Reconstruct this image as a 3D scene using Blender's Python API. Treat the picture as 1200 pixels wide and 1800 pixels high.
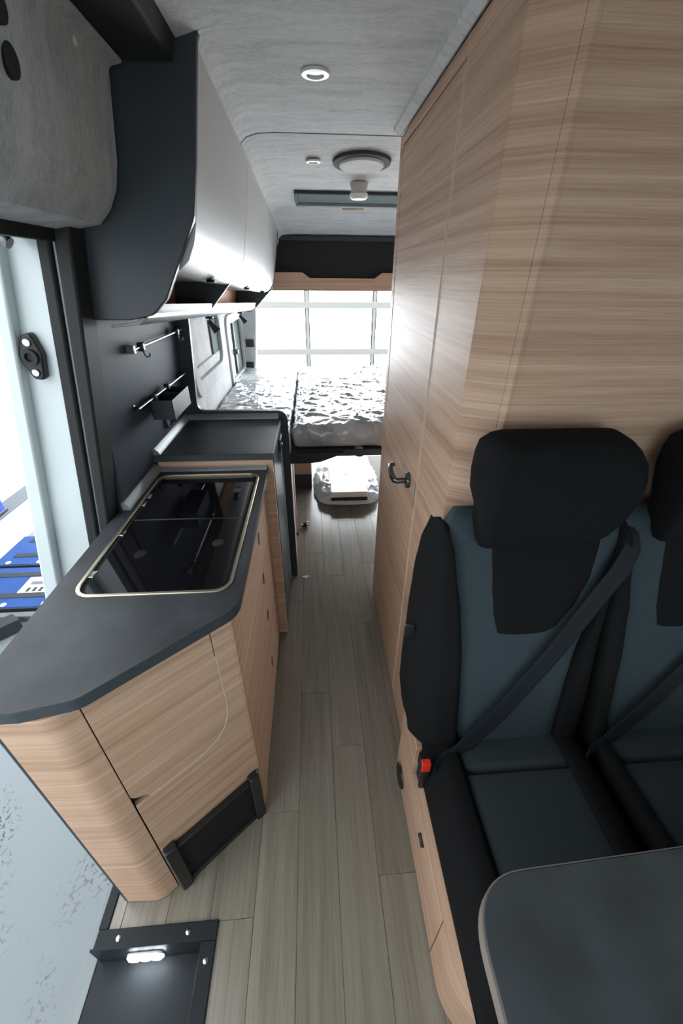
import bpy, math, random
from mathutils import Vector, Matrix, noise
random.seed(7)
for o in list(bpy.data.objects): bpy.data.objects.remove(o, do_unlink=True)
SC = bpy.context.scene
COL = SC.collection

# ------------------------------------------------------------------ camera
H = 1.55
YAW, PITCH, ROLL, FPX = .0731294, .5418229, -.0084422, 691.18
fw = Vector((math.sin(YAW)*math.cos(PITCH), math.cos(YAW)*math.cos(PITCH), -math.sin(PITCH)))
r0 = Vector((math.cos(YAW), -math.sin(YAW), 0)); d0 = fw.cross(r0)
cr = r0*math.cos(ROLL)+d0*math.sin(ROLL); cd = -r0*math.sin(ROLL)+d0*math.cos(ROLL)
cam = bpy.data.cameras.new('camera'); camo = bpy.data.objects.new('camera', cam); COL.objects.link(camo)
cam.sensor_fit = 'VERTICAL'; cam.sensor_height = 36; cam.lens = FPX/1800*36
cam.clip_start = .01; cam.clip_end = 200
camo.matrix_world = Matrix(((cr.x, -cd.x, -fw.x, 0), (cr.y, -cd.y, -fw.y, 0), (cr.z, -cd.z, -fw.z, H), (0, 0, 0, 1)))
SC.camera = camo

# ------------------------------------------------------------------ light and exposure
world = bpy.data.worlds.new('sky'); SC.world = world; world.use_nodes = True
bg = world.node_tree.nodes['Background']
bg.inputs['Color'].default_value = (.90, .96, 1.0, 1); bg.inputs['Strength'].default_value = 3.6
SC.view_settings.view_transform = 'Standard'; SC.view_settings.look = 'None'
SC.view_settings.gamma = 1; SC.view_settings.use_curve_mapping = False
SC.view_settings.exposure = 0.16

# ------------------------------------------------------------------ materials
MAT = {}
def nm(name):
    m = bpy.data.materials.new(name); m.use_nodes = True
    nt = m.node_tree; b = nt.nodes['Principled BSDF']; MAT[name] = m
    return m, nt, b
def plain(name, col, rough=.5, metal=0, spec=.5, bump=0, bscale=200, coat=0, emit=None, es=0, var=0, vscale=6):
    m, nt, b = nm(name)
    b.inputs['Base Color'].default_value = (*col, 1); b.inputs['Roughness'].default_value = rough
    b.inputs['Metallic'].default_value = metal; b.inputs['Specular IOR Level'].default_value = spec
    b.inputs['Coat Weight'].default_value = coat
    if emit:
        b.inputs['Emission Color'].default_value = (*emit, 1); b.inputs['Emission Strength'].default_value = es
    if bump or var:
        tc = nt.nodes.new('ShaderNodeTexCoord')
    if bump:
        n = nt.nodes.new('ShaderNodeTexNoise'); n.inputs['Scale'].default_value = bscale; n.inputs['Detail'].default_value = 3
        bp = nt.nodes.new('ShaderNodeBump'); bp.inputs['Strength'].default_value = bump; bp.inputs['Distance'].default_value = .002
        nt.links.new(tc.outputs['Object'], n.inputs['Vector']); nt.links.new(n.outputs['Fac'], bp.inputs['Height'])
        nt.links.new(bp.outputs['Normal'], b.inputs['Normal'])
    if var:
        n = nt.nodes.new('ShaderNodeTexNoise'); n.inputs['Scale'].default_value = vscale; n.inputs['Detail'].default_value = 5
        r = nt.nodes.new('ShaderNodeValToRGB')
        r.color_ramp.elements[0].position = .3; r.color_ramp.elements[1].position = .7
        r.color_ramp.elements[0].color = (*[c*(1-var) for c in col], 1); r.color_ramp.elements[1].color = (*[min(1, c*(1+var)) for c in col], 1)
        nt.links.new(tc.outputs['Object'], n.inputs['Vector']); nt.links.new(n.outputs['Fac'], r.inputs['Fac'])
        nt.links.new(r.outputs['Color'], b.inputs['Base Color'])
    return m
def streaky(name, stops, s1, s2, rough=.45, spec=.4, dist=.5, bump=.06, rnd=0, w2=.45, fleck=None):
    """streaks: noise stretched by s1 (broad bands) and s2 (fine grain); stops = [(pos,col)...]"""
    m, nt, b = nm(name); N = nt.nodes.new; L = nt.links.new
    tc = N('ShaderNodeTexCoord')
    vec = tc.outputs['Object']
    if rnd:
        oi = N('ShaderNodeObjectInfo'); vm = N('ShaderNodeVectorMath'); vm.operation = 'MULTIPLY_ADD'
        cmb = N('ShaderNodeCombineXYZ')
        for k in range(3): L(oi.outputs['Random'], cmb.inputs[k])
        L(cmb.outputs[0], vm.inputs[0]); vm.inputs[1].default_value = (31, 17, 23); L(vec, vm.inputs[2]); vec = vm.outputs[0]
    facs = []
    for s, d in ((s1, dist), (s2, dist*.4)):
        mp = N('ShaderNodeMapping'); mp.inputs['Scale'].default_value = s
        n = N('ShaderNodeTexNoise'); n.inputs['Scale'].default_value = 1; n.inputs['Detail'].default_value = 5
        n.inputs['Roughness'].default_value = .6; n.inputs['Distortion'].default_value = d
        L(vec, mp.inputs['Vector']); L(mp.outputs[0], n.inputs['Vector']); facs.append(n.outputs['Fac'])
    mx = N('ShaderNodeMix'); mx.data_type = 'FLOAT'; mx.inputs['Factor'].default_value = w2
    L(facs[0], mx.inputs['A']); L(facs[1], mx.inputs['B'])
    out = mx.outputs['Result']
    r = N('ShaderNodeValToRGB'); cr_ = r.color_ramp
    cr_.elements[0].position = stops[0][0]; cr_.elements[0].color = (*stops[0][1], 1)
    cr_.elements[1].position = stops[-1][0]; cr_.elements[1].color = (*stops[-1][1], 1)
    for p, c in stops[1:-1]:
        e = cr_.elements.new(p); e.color = (*c, 1)
    L(out, r.inputs['Fac']); colr = r.outputs['Color']
    if rnd:
        hv = N('ShaderNodeHueSaturation'); mr = N('ShaderNodeMapRange')
        mr.inputs['To Min'].default_value = 1-rnd; mr.inputs['To Max'].default_value = 1+rnd
        L(oi.outputs['Random'], mr.inputs['Value']); L(mr.outputs[0], hv.inputs['Value']); L(colr, hv.inputs['Color']); colr = hv.outputs[0]
    L(colr, b.inputs['Base Color'])
    bp = N('ShaderNodeBump'); bp.inputs['Strength'].default_value = bump; bp.inputs['Distance'].default_value = .001
    L(facs[1], bp.inputs['Height']); L(bp.outputs['Normal'], b.inputs['Normal'])
    b.inputs['Roughness'].default_value = rough; b.inputs['Specular IOR Level'].default_value = spec
    return m

streaky('wood', [(.34, (.34, .200, .130)), (.45, (.465, .292, .198)), (.54, (.54, .353, .246)), (.66, (.655, .460, .338))],
        (.8, .8, 44), (4, 4, 330), rough=.46, spec=.25, dist=.3, w2=.42)
plain('wood_edge', (.56, .43, .31), .5)
plain('wood_groove', (.72, .58, .45), .5)
streaky('plank', [(.3, (.14, .122, .094)), (.5, (.21, .188, .150)), (.7, (.275, .25, .204))],
        (26, 1.3, 26), (190, 5, 190), rough=.26, spec=.5, dist=.6, rnd=.06)
plain('subfloor', (.075, .066, .052), .8)
plain('anthracite', (.030, .037, .046), .42, spec=.45, bump=.04, bscale=700)
plain('anthracite_worktop', (.037, .041, .046), .48, spec=.25, bump=.05, bscale=500, var=.30, vscale=9)
plain('anthracite_edge', (.036, .047, .057), .5)
plain('wall_panel_dark', (.042, .054, .074), .55, spec=.15)
plain('black_plastic', (.012, .012, .013), .45)
plain('black_rubber', (.010, .010, .011), .65)
plain('dark_gap', (.008, .008, .008), .9)
plain('gloss_grey', (.45, .435, .425), .42, spec=.35)
streaky('felt_grey', [(.3, (.36, .36, .36)), (.5, (.56, .56, .555)), (.7, (.68, .68, .67))],
        (5, 22, 14), (60, 260, 200), rough=.9, spec=.1, dist=1.2, bump=.25, w2=.5)
streaky('felt_door', [(.3, (.26, .27, .275)), (.5, (.44, .45, .455)), (.7, (.56, .57, .57))],
        (14, 14, 5), (240, 240, 45), rough=.92, spec=.1, dist=1.2, bump=.25, w2=.5)
streaky('felt_side', [(.3, (.42, .43, .44)), (.5, (.58, .59, .60)), (.7, (.68, .69, .70))],
        (8, 8, 8), (150, 150, 150), rough=.9, spec=.1, bump=.2)
plain('felt_dark', (.045, .048, .055), .9, bump=.3, bscale=500)
plain('charcoal_cloth', (.012, .012, .014), .85, bump=.3, bscale=600)
plain('hob_glass', (.004, .004, .005), .03, spec=.5)
plain('champagne', (.52, .47, .36), .3, metal=.9)
plain('ledge_grey', (.16, .145, .12), .4, metal=.5)
plain('steel', (.55, .56, .57), .28, metal=1)
plain('chrome', (.75, .75, .76), .12, metal=1)
plain('alu', (.62, .66, .68), .38, metal=.8)
plain('strip_grey', (.22, .25, .27), .4, metal=.3)
plain('sill_grey', (.17, .19, .195), .5)
plain('dark_chrome', (.12, .12, .125), .25, metal=.9)
plain('white_plastic', (.75, .75, .74), .4)
plain('van_paint', (.60, .66, .67), .25, coat=.4)
plain('fridge_black', (.028, .036, .044), .35, spec=.35)
plain('teal_fabric', (.040, .056, .066), .85, spec=.2, bump=.6, bscale=420, var=.12, vscale=300)
plain('teal_cushion', (.034, .043, .047), .88, spec=.2, bump=.5, bscale=420, var=.10, vscale=300)
plain('black_fabric', (.009, .009, .0095), .9, spec=.12, bump=.35, bscale=600)
plain('belt', (.011, .014, .019), .65, spec=.25, bump=.3, bscale=900)
plain('red_plastic', (.75, .03, .012), .4)
plain('table_top', (.052, .058, .064), .42, spec=.40, bump=.05, bscale=500, var=.22, vscale=12)
plain('table_edge', (.24, .20, .17), .5)
plain('tray_black', (.017, .020, .023), .50, spec=.15, bump=.15, bscale=900)
plain('blue_board', (.005, .036, .15), .55, spec=.2, var=.1, vscale=5)
plain('blue_tool', (.02, .05, .55), .4)
plain('board_strip', (.022, .024, .027), .7, spec=.2)
plain('hall_white', (.78, .80, .81), .6, spec=.2)
plain('hall_grey', (.10, .11, .12), .7, spec=.2)
plain('garage_frame', (.30, .30, .27), .6, spec=.2)
plain('sticker_white', (.85, .86, .86), .5)
plain('hatch_grey', (.10, .125, .12), .8, spec=.15)
plain('rail_grey', (.26, .31, .30), .7, spec=.2)
plain('blue_scrap', (.35, .55, .65), .5)
plain('led', (1, 1, 1), .3, emit=(.86, .95, 1), es=40)
plain('lit_pane', (.9, .93, .95), .25, emit=(.90, .96, 1), es=16)  # emission stands in for the daylight behind the glass
plain('bed_board', (.42, .30, .21), .5)
plain('lip_grey', (.27, .265, .26), .45)
plain('alu_dull', (.30, .32, .33), .45, metal=.6)
plain('shelf_orange', (.50, .25, .13), .4)
# outside ground: grey epoxy with flaked chips
m, nt, b = nm('hall_floor'); N = nt.nodes.new; L = nt.links.new
tc = N('ShaderNodeTexCoord'); n1 = N('ShaderNodeTexNoise'); n1.inputs['Scale'].default_value = 1.6; n1.inputs['Detail'].default_value = 4
n2 = N('ShaderNodeTexNoise'); n2.inputs['Scale'].default_value = 60; n2.inputs['Detail'].default_value = 6; n2.inputs['Distortion'].default_value = .6
L(tc.outputs['Object'], n1.inputs['Vector']); L(tc.outputs['Object'], n2.inputs['Vector'])
r1 = N('ShaderNodeValToRGB'); r1.color_ramp.elements[0].position = .47; r1.color_ramp.elements[1].position = .56
r2 = N('ShaderNodeValToRGB'); r2.color_ramp.elements[0].position = .565; r2.color_ramp.elements[1].position = .595
mul = N('ShaderNodeMath'); mul.operation = 'MULTIPLY'; L(n1.outputs['Fac'], r1.inputs['Fac']); L(n2.outputs['Fac'], r2.inputs['Fac'])
L(r1.outputs[0], mul.inputs[0]); L(r2.outputs[0], mul.inputs[1])
mx = N('ShaderNodeMix'); mx.data_type = 'RGBA'; mx.inputs['A'].default_value = (.165, .183, .193, 1); mx.inputs['B'].default_value = (.035, .032, .03, 1)
L(mul.outputs[0], mx.inputs['Factor']); L(mx.outputs['Result'], b.inputs['Base Color']); b.inputs['Roughness'].default_value = .5; b.inputs['Specular IOR Level'].default_value = .25
# clear pane
def pane_mat(name, tint, gl):
    m = bpy.data.materials.new(name); m.use_nodes = True; nt = m.node_tree; nt.nodes.clear()
    o = nt.nodes.new('ShaderNodeOutputMaterial'); t = nt.nodes.new('ShaderNodeBsdfTransparent'); g = nt.nodes.new('ShaderNodeBsdfGlossy')
    t.inputs[0].default_value = (*tint, 1); g.inputs['Roughness'].default_value = .02
    x = nt.nodes.new('ShaderNodeMixShader'); x.inputs[0].default_value = gl
    nt.links.new(t.outputs[0], x.inputs[1]); nt.links.new(g.outputs[0], x.inputs[2]); nt.links.new(x.outputs[0], o.inputs[0]); MAT[name] = m
pane_mat('clear_pane', (.95, .97, .97), .06)
pane_mat('tint_pane', (.82, .86, .85), .05)  # tint added to dim the daylight coming through the unseen cab
# thin plastic film over pale bedding
def film(name, c0, c1, sc, trans):
    m, nt, b = nm(name); N = nt.nodes.new; L = nt.links.new
    tc = N('ShaderNodeTexCoord'); hs = []
    for rot, scl in (((0, 0, .5), (1, .3, 1)), ((0, 0, -.7), (1.3, .35, 1))):
        mp = N('ShaderNodeMapping'); mp.inputs['Scale'].default_value = scl; mp.inputs['Rotation'].default_value = rot
        n = N('ShaderNodeTexNoise'); n.inputs['Scale'].default_value = sc; n.inputs['Detail'].default_value = 3; n.inputs['Distortion'].default_value = .8
        n.noise_type = 'RIDGED_MULTIFRACTAL'
        L(tc.outputs['Object'], mp.inputs['Vector']); L(mp.outputs[0], n.inputs['Vector']); hs.append(n.outputs['Fac'])
    ad = N('ShaderNodeMath'); L(hs[0], ad.inputs[0]); L(hs[1], ad.inputs[1])
    n2 = N('ShaderNodeTexNoise'); n2.inputs['Scale'].default_value = 5; n2.inputs['Detail'].default_value = 3; L(tc.outputs['Object'], n2.inputs['Vector'])
    r = N('ShaderNodeValToRGB'); r.color_ramp.elements[0].color = (*c0, 1); r.color_ramp.elements[1].color = (*c1, 1)
    r.color_ramp.elements[0].position = .35; r.color_ramp.elements[1].position = .65
    L(n2.outputs['Fac'], r.inputs['Fac']); L(r.outputs['Color'], b.inputs['Base Color'])
    bp = N('ShaderNodeBump'); bp.inputs['Strength'].default_value = .75; bp.inputs['Distance'].default_value = .008
    L(ad.outputs[0], bp.inputs['Height']); L(bp.outputs['Normal'], b.inputs['Normal'])
    b.inputs['Roughness'].default_value = .24; b.inputs['Specular IOR Level'].default_value = .55; b.inputs['Coat Weight'].default_value = .2
    b.inputs['Coat Roughness'].default_value = .08; L(bp.outputs['Normal'], b.inputs['Coat Normal'])
    if trans:
        t = N('ShaderNodeBsdfTranslucent'); t.inputs[0].default_value = (.9, .92, .95, 1); mxs = N('ShaderNodeMixShader'); mxs.inputs[0].default_value = trans
        L(b.outputs[0], mxs.inputs[1]); L(t.outputs[0], mxs.inputs[2]); L(mxs.outputs[0], nt.nodes['Material Output'].inputs['Surface'])
film('film_mattress', (.26, .275, .295), (.46, .48, .50), 8, 0)
film('film_bag', (.40, .42, .44), (.80, .82, .83), 12, .55)

# ------------------------------------------------------------------ mesh helpers
def link(name, V, F, mat, parent=None, bevel=0, smooth=False, seg=2, ang=35):
    me = bpy.data.meshes.new(name); me.from_pydata([tuple(v) for v in V], [], F); me.validate()
    o = bpy.data.objects.new(name, me); COL.objects.link(o)
    if mat: me.materials.append(MAT[mat])
    import bmesh
    bm = bmesh.new(); bm.from_mesh(me); bmesh.ops.recalc_face_normals(bm, faces=bm.faces); bm.to_mesh(me); bm.free()
    if smooth or bevel:
        me.shade_smooth(); me.set_sharp_from_angle(angle=math.radians(ang))
    if bevel:
        bv = o.modifiers.new('bevel', 'BEVEL'); bv.width = bevel; bv.segments = seg; bv.limit_method = 'ANGLE'; bv.angle_limit = math.radians(40)
        bv.harden_normals = False
    if parent is not None: attach(o, parent)
    return o
def attach(o, parent):
    o.parent = parent
    w = Vector((0, 0, 0)); p = parent
    while p is not None: w += p.location; p = p.parent if p.parent else None
    o.matrix_parent_inverse = Matrix.Translation(-parent.location) if parent.parent is None else Matrix.Identity(4)
    if parent.parent is not None:
        # parent carries its own parent inverse; its world matrix is identity for world-space meshes
        o.matrix_parent_inverse = Matrix.Identity(4)
BOXF = [(0, 3, 2, 1), (4, 5, 6, 7), (0, 1, 5, 4), (1, 2, 6, 5), (2, 3, 7, 6), (3, 0, 4, 7)]
def boxv(x0, x1, y0, y1, z0, z1):
    return [(x0, y0, z0), (x1, y0, z0), (x1, y1, z0), (x0, y1, z0), (x0, y0, z1), (x1, y0, z1), (x1, y1, z1), (x0, y1, z1)]
def box(name, b, mat, parent=None, bevel=0, **k):
    return link(name, boxv(*b), BOXF, mat, parent, bevel, **k)
def boxes(name, bs, mat, parent=None, bevel=0):
    V, F = [], []
    for b in bs:
        n = len(V); V += boxv(*b); F += [tuple(i+n for i in f) for f in BOXF]
    return link(name, V, F, mat, parent, bevel)
def loft(name, loops, mat, parent=None, closed=True, caps=True, bevel=0, smooth=True, ang=35, seg=2):
    n = len(loops[0]); V = [v for l in loops for v in l]; F = []
    for i in range(len(loops)-1):
        for j in range(n if closed else n-1):
            k = (j+1) % n; F.append((i*n+j, i*n+k, (i+1)*n+k, (i+1)*n+j))
    if caps: F.append(tuple(range(n))[::-1]); F.append(tuple((len(loops)-1)*n+j for j in range(n)))
    return link(name, V, F, mat, parent, bevel, smooth, seg, ang)
def prism(name, pts, axis, lo, hi, mat, parent=None, bevel=0, smooth=True, ang=35):
    def p3(a, b, t): return {'x': (t, a, b), 'y': (a, t, b), 'z': (a, b, t)}[axis]
    return loft(name, [[p3(a, b, lo) for a, b in pts], [p3(a, b, hi) for a, b in pts]], mat, parent, bevel=bevel, smooth=smooth, ang=ang)
def ring(name, outer, inner, axis, lo, hi, mat, parent=None, bevel=0):
    """frame between two loops with the same number of points"""
    def p3(a, b, t): return {'x': (t, a, b), 'y': (a, t, b), 'z': (a, b, t)}[axis]
    n = len(outer); V = []
    for t in (lo, hi):
        V += [p3(a, b, t) for a, b in outer]; V += [p3(a, b, t) for a, b in inner]
    F = []
    for j in range(n):
        k = (j+1) % n
        F += [(j, k, n+k, n+j), (2*n+j, 3*n+j, 3*n+k, 2*n+k), (j, 2*n+j, 2*n+k, k), (n+j, n+k, 3*n+k, 3*n+j)]
    return link(name, V, F, mat, parent, bevel, True)
def rrect(x0, x1, y0, y1, r, n=6, rs=None):
    rs = rs or (r, r, r, r); out = []
    for (cx, cy, a0), r in zip(((x1, y1, 0), (x0, y1, 90), (x0, y0, 180), (x1, y0, 270)), rs):
        ccx = cx-r if a0 in (0, 270) else cx+r; ccy = cy-r if a0 in (0, 90) else cy+r
        for i in range(n+1):
            a = math.radians(a0+90*i/n); out.append((ccx+r*math.cos(a), ccy+r*math.sin(a)))
    return out
def rpoly(pts, n=5):
    """polygon with rounded corners: pts = (x,y,r)"""
    out = []; m = len(pts)
    for i in range(m):
        p = Vector(pts[i][:2]); r = pts[i][2] if len(pts[i]) > 2 else 0
        if r <= 0: out.append(tuple(p)); continue
        a = (Vector(pts[i-1][:2])-p); b = (Vector(pts[(i+1) % m][:2])-p)
        la, lb = a.length, b.length; a.normalize(); b.normalize()
        ang = math.acos(max(-1, min(1, a.dot(b)))); t = min(r/math.tan(ang/2), la*.49, lb*.49)
        p0 = p+a*t; p1 = p+b*t
        for k in range(n+1):
            s = k/n; out.append(tuple(p0*(1-s)**2+p*2*s*(1-s)+p1*s*s))
    return out
def circ(cx, cy, r, n=20): return [(cx+r*math.cos(2*math.pi*i/n), cy+r*math.sin(2*math.pi*i/n)) for i in range(n)]
def tube(name, path, r, mat, parent=None, n=8, radii=None):
    P = [Vector(p) for p in path]; loops = []; up = None
    for i, p in enumerate(P):
        t = (P[min(i+1, len(P)-1)]-P[max(i-1, 0)]).normalized()
        if up is None: up = Vector((0, 0, 1)) if abs(t.z) < .9 else Vector((1, 0, 0))
        a = t.cross(up).normalized(); b = a.cross(t).normalized(); up = b
        rr = radii[i] if radii else r
        loops.append([p+a*rr*math.cos(2*math.pi*k/n)+b*rr*math.sin(2*math.pi*k/n) for k in range(n)])
    return loft(name, loops, mat, parent, ang=50)
def lathe(name, prof, origin, axis, mat, parent=None, n=24):
    """prof: (radius, distance along axis)"""
    ax = Vector(axis).normalized(); u = ax.orthogonal().normalized(); v = ax.cross(u); o = Vector(origin)
    loops = [[o+ax*h+(u*math.cos(2*math.pi*k/n)+v*math.sin(2*math.pi*k/n))*max(r, 1e-4) for k in range(n)] for r, h in prof]
    return loft(name, loops, mat, parent, ang=40)
def grid_solid(name, front, back, nu, nv, mat, parent=None, ang=60):
    V = []; F = []
    for fn in (front, back):
        for j in range(nv+1):
            for i in range(nu+1): V.append(fn(i/nu, j/nv))
    n = (nu+1)*(nv+1)
    def id(i, j, k): return k*n+j*(nu+1)+i
    for j in range(nv):
        for i in range(nu):
            F.append((id(i, j, 0), id(i+1, j, 0), id(i+1, j+1, 0), id(i, j+1, 0)))
            F.append((id(i, j, 1), id(i, j+1, 1), id(i+1, j+1, 1), id(i+1, j, 1)))
    for i in range(nu):
        for j in (0, nv): F.append((id(i, j, 0), id(i, j, 1), id(i+1, j, 1), id(i+1, j, 0)))
    for j in range(nv):
        for i in (0, nu): F.append((id(i, j, 0), id(i, j+1, 0), id(i, j+1, 1), id(i, j, 1)))
    return link(name, V, F, mat, parent, 0, True, ang=ang)
def thing(name, loc, label, cat, group=None):
    o = bpy.data.objects.new(name, None); COL.objects.link(o); o.location = loc; o.empty_display_size = .05
    return tag(o, label, cat, group)
def tag(o, label, cat, group=None, kind=None):
    o['label'] = label; o['category'] = cat
    if group: o['group'] = group
    if kind: o['kind'] = kind
    return o
def struct(o, label=None):
    o['kind'] = 'structure'
    if label: o['label'] = label
    return o
def lerp(a, b, t): return a+(b-a)*t
def interp(tab, s):
    if s <= tab[0][0]: return tab[0][1]
    for (a, x), (b, y) in zip(tab, tab[1:]):
        if s <= b:
            t = (s-a)/(b-a); t = t*t*(3-2*t)*.5+t*.5; return x+(y-x)*t
    return tab[-1][1]

# ================================================================== THE SETTING
# ---- floor with planks
floor = struct(boxes('floor', [(-.306, 1.22, -1.6, 3.66, -.06, -.006), (-.61, -.306, .377, 3.66, -.06, -.006)], 'subfloor'), 'grey beige plank floor of the camper van')
W = .1217; X0 = -.0885
joints = {-5: .8, -4: 1.3, -3: 1.15, -2: 2.03, -1: .626, 0: 1.06, 1: .83, 2: .442, 3: .943, 4: 1.5, 5: .7}
for k in range(-5, 5):
    xa = X0+W*k; xb = xa+W
    j0 = joints[k]
    ys = sorted([j0+1.0*i for i in range(-4, 5)])
    for ya, yb in zip(ys, ys[1:]):
        ya2, yb2 = max(ya, -1.2), min(yb, 3.65)
        spans = []
        if yb2-ya2 < .01: continue
        if xa < -.306:
            ya2 = max(ya2, .375)
            if yb2-ya2 < .01: 
                if xb > -.306 and yb2 > ya: spans.append((-.306, xb, max(ya, -1.2), min(yb, .375)))
            else:
                spans.append((max(xa, -.608), xb, ya2, yb2))
                if xb > -.306 and ya < .375: spans.append((-.306, xb, max(ya, -1.2), .375))
        else: spans.append((xa, xb, ya2, yb2))
        for (a, b_, c, d) in spans:
            if b_-a < .01 or d-c < .01: continue
            g = .0004
            box('plank', (a+g, b_-g, c+g, d-g, -.006, 0), 'plank', floor, bevel=.0008, seg=1)

# ---- ceiling : front panel, rear panel that drops towards the tail
def zc(y):
    if y < 1.7: return 1.95
    if y < 3.0: return 1.95-.07*(y-1.7)
    return 1.859-.07*(y-3.0)-.18*(y-3.0)**2
def ceil_section(y, t=0):
    z = zc(y)+t
    pts = [(1.215, 0), (.35, 0), (-.10, 0), (-.16, -.004), (-.195, -.014), (-.212, -.028), (-.224, -.064)]
    if y < 1.10: pts = [(1.215, 0), (.35, 0), (-.10, 0), (-.16, -.004), (-.20, -.014), (-.2365, -.024), (-.2368, -.02)]
    elif y < 1.1184: pts = [(1.215, 0), (.35, 0), (-.10, 0), (-.16, -.004), (-.19, -.012), (-.194, -.014), (-.1945, -.0145)]
    return [(x, y, z+dz) for x, dz in pts]
def ceil_panel(name, y0, y1, n, dz=0, ys=None):
    loops = []
    for y in (ys or [lerp(y0, y1, i/n) for i in range(n+1)]):
        s = ceil_section(y, dz); loops.append(s+[(x, yy, z+.05) for x, yy, z in s[::-1]])
    return loft(name, loops, 'felt_grey', None, ang=30)
struct(ceil_panel('ceiling', -1.49, 1.0997, 4), 'grey felt covered ceiling panel over the front seats')
c1 = struct(ceil_panel('ceiling', 0, 0, 0, 0, [1.1, 1.1183, 1.1187, 1.4, 1.741]), 'grey felt covered ceiling panel with one downlight above the aisle')
loops_ = [[(x, 1.7405, z-.001), (x, 1.7405, z+.03), (x, 1.746, z+.03), (x, 1.746, z-.001)] for x, _, z in ceil_section(1.743)]
sm = struct(loft('trim_2', loops_, 'felt_dark'), 'dark seam between the two ceiling panels')
c2 = struct(ceil_panel('ceiling', 1.7465, 3.62, 22, .004), 'grey felt covered ceiling panel above the bed sloping to the tail')
struct(box('roof', (-.66, 1.27, -1.55, 3.70, 2.005, 2.03), 'van_paint'), 'outer roof skin of the van')
# moulding along the washroom top
mo = prism('trim_1', [(.306, 1.935), (.296, 1.927), (.276, 1.938), (.272, 1.962), (.306, 1.975)], 'y', -.9, 1.66, 'felt_grey'); struct(mo, 'grey felt moulding between ceiling and wooden washroom wall')

# ---- left wall
def xwall(z):   # inner face of the left side, leaning inwards with height
    return interp([(0, -.600), (.915, -.605), (1.44, -.556), (1.93, -.42)], z)
bandsL = [(z, xwall(z)) for z in (-.06, .5, .915, 1.1, 1.3, 1.44, 1.6, 1.75, 1.95)]
# kitchen back panel, dark laminate, between door jamb and partition
wl = prism('wall_left', [(x, z) for z, x in bandsL]+[(x-.03, z) for z, x in bandsL[::-1]], 'y', 1.115, 1.858, 'wall_panel_dark', ang=60)
struct(wl, 'dark slate laminate back panel behind the kitchen worktop')
# rear part: felt lining with two window openings
XR = -.585
def side_wall_pieces():
    y0, y1 = 1.862, 3.66; w1 = (2.08, 2.76, 1.06, 1.37); w2 = (3.02, 3.60, .86, 1.26)
    return [(XR-.022, XR, y0, y1, -.06, w2[2]), (XR-.022, XR, y0, w2[0], w2[2], w1[2]), (XR-.022, XR, w2[1], y1, w2[2], 1.44),
            (XR-.022, XR, y0, w1[0], w1[2], 1.44), (XR-.022, XR, w1[1], w2[0], w1[2], 1.44),
            (XR-.022, XR, w1[0], w1[1], w1[3], 1.44), (XR-.022, XR, w2[0], w2[1], w2[3], 1.44)], w1, w2
pcs, w1, w2 = side_wall_pieces()
struct(boxes('wall_left', pcs, 'felt_side'), 'pale grey felt lined side wall beside the bed')
up = [(1.44, XR), (1.6, -.57), (1.75, -.53), (1.95, -.42)]
struct(prism('wall_left', [(x, z) for z, x in up]+[(x-.05, z) for z, x in up[::-1]], 'y', 1.862, 3.66, 'felt_side'), 'upper side wall behind the overhead cabinets')
# window 1 : rounded frame, closed blind with rail
win1 = struct(bpy.data.objects.new('window_1', None), 'side window with closed grey blind nearer the kitchen'); COL.objects.link(win1); win1.location = (XR, 2.4, 1.0)
ring('window_frame', rrect(w1[0]-.05, w1[1]+.05, w1[2]-.06, w1[3]+.04, .09), rrect(w1[0]+.015, w1[1]-.015, w1[2]+.015, w1[3]-.015, .07), 'x', XR-.02, XR+.014, 'felt_side', win1, .004)
bl = box('blind', (XR-.021, XR-.017, w1[0], w1[1], w1[2], w1[3]), 'felt_grey', win1)
box('window_pane', (XR-.03, XR-.024, w1[0], w1[1], w1[2], w1[3]), 'clear_pane', win1)
box('blind_rail', (XR-.016, XR-.004, w1[0]+.01, w1[1]-.01, w1[2]+.02, w1[2]+.075), 'felt_side', win1, .004)
box('blind_cassette', (XR-.016, XR-.006, w1[1]-.19, w1[1]-.01, w1[2]+.076, w1[3]-.05), 'hatch_grey', win1, .004)
# window 2
win2 = struct(bpy.data.objects.new('window_2', None), 'side window with dark frame near the tail, half open'); COL.objects.link(win2); win2.location = (XR, 3.3, .86)
ring('window_frame', rrect(w2[0]-.05, w2[1]+.04, w2[2]-.05, w2[3]+.05, .09), rrect(w2[0]+.01, w2[1]-.01, w2[2]+.01, w2[3]-.01, .06), 'x', XR-.02, XR+.014, 'felt_side', win2, .004)
boxes('window_sash', [(XR-.026, XR-.004, 3.30, 3.35, w2[2], w2[3]), (XR-.024, XR-.006, w2[1]-.05, w2[1], w2[2], w2[3]), (XR-.024, XR-.006, w2[0], w2[1], w2[2], w2[2]+.02), (XR-.024, XR-.006, w2[0], w2[1], w2[3]-.02, w2[3])], 'black_plastic', win2, .003)
box('window_pane', (XR-.030, XR-.026, w2[0], w2[1], w2[2], w2[3]), 'clear_pane', win2)
box('window_latch', (XR-.004, XR+.012, 3.29, 3.35, 1.02, 1.05), 'black_plastic', win2, .003)
box('blind', (XR-.022, XR-.008, 3.37, 3.55, w2[2]+.02, w2[3]-.02), 'hatch_grey', win2, .003)
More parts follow.
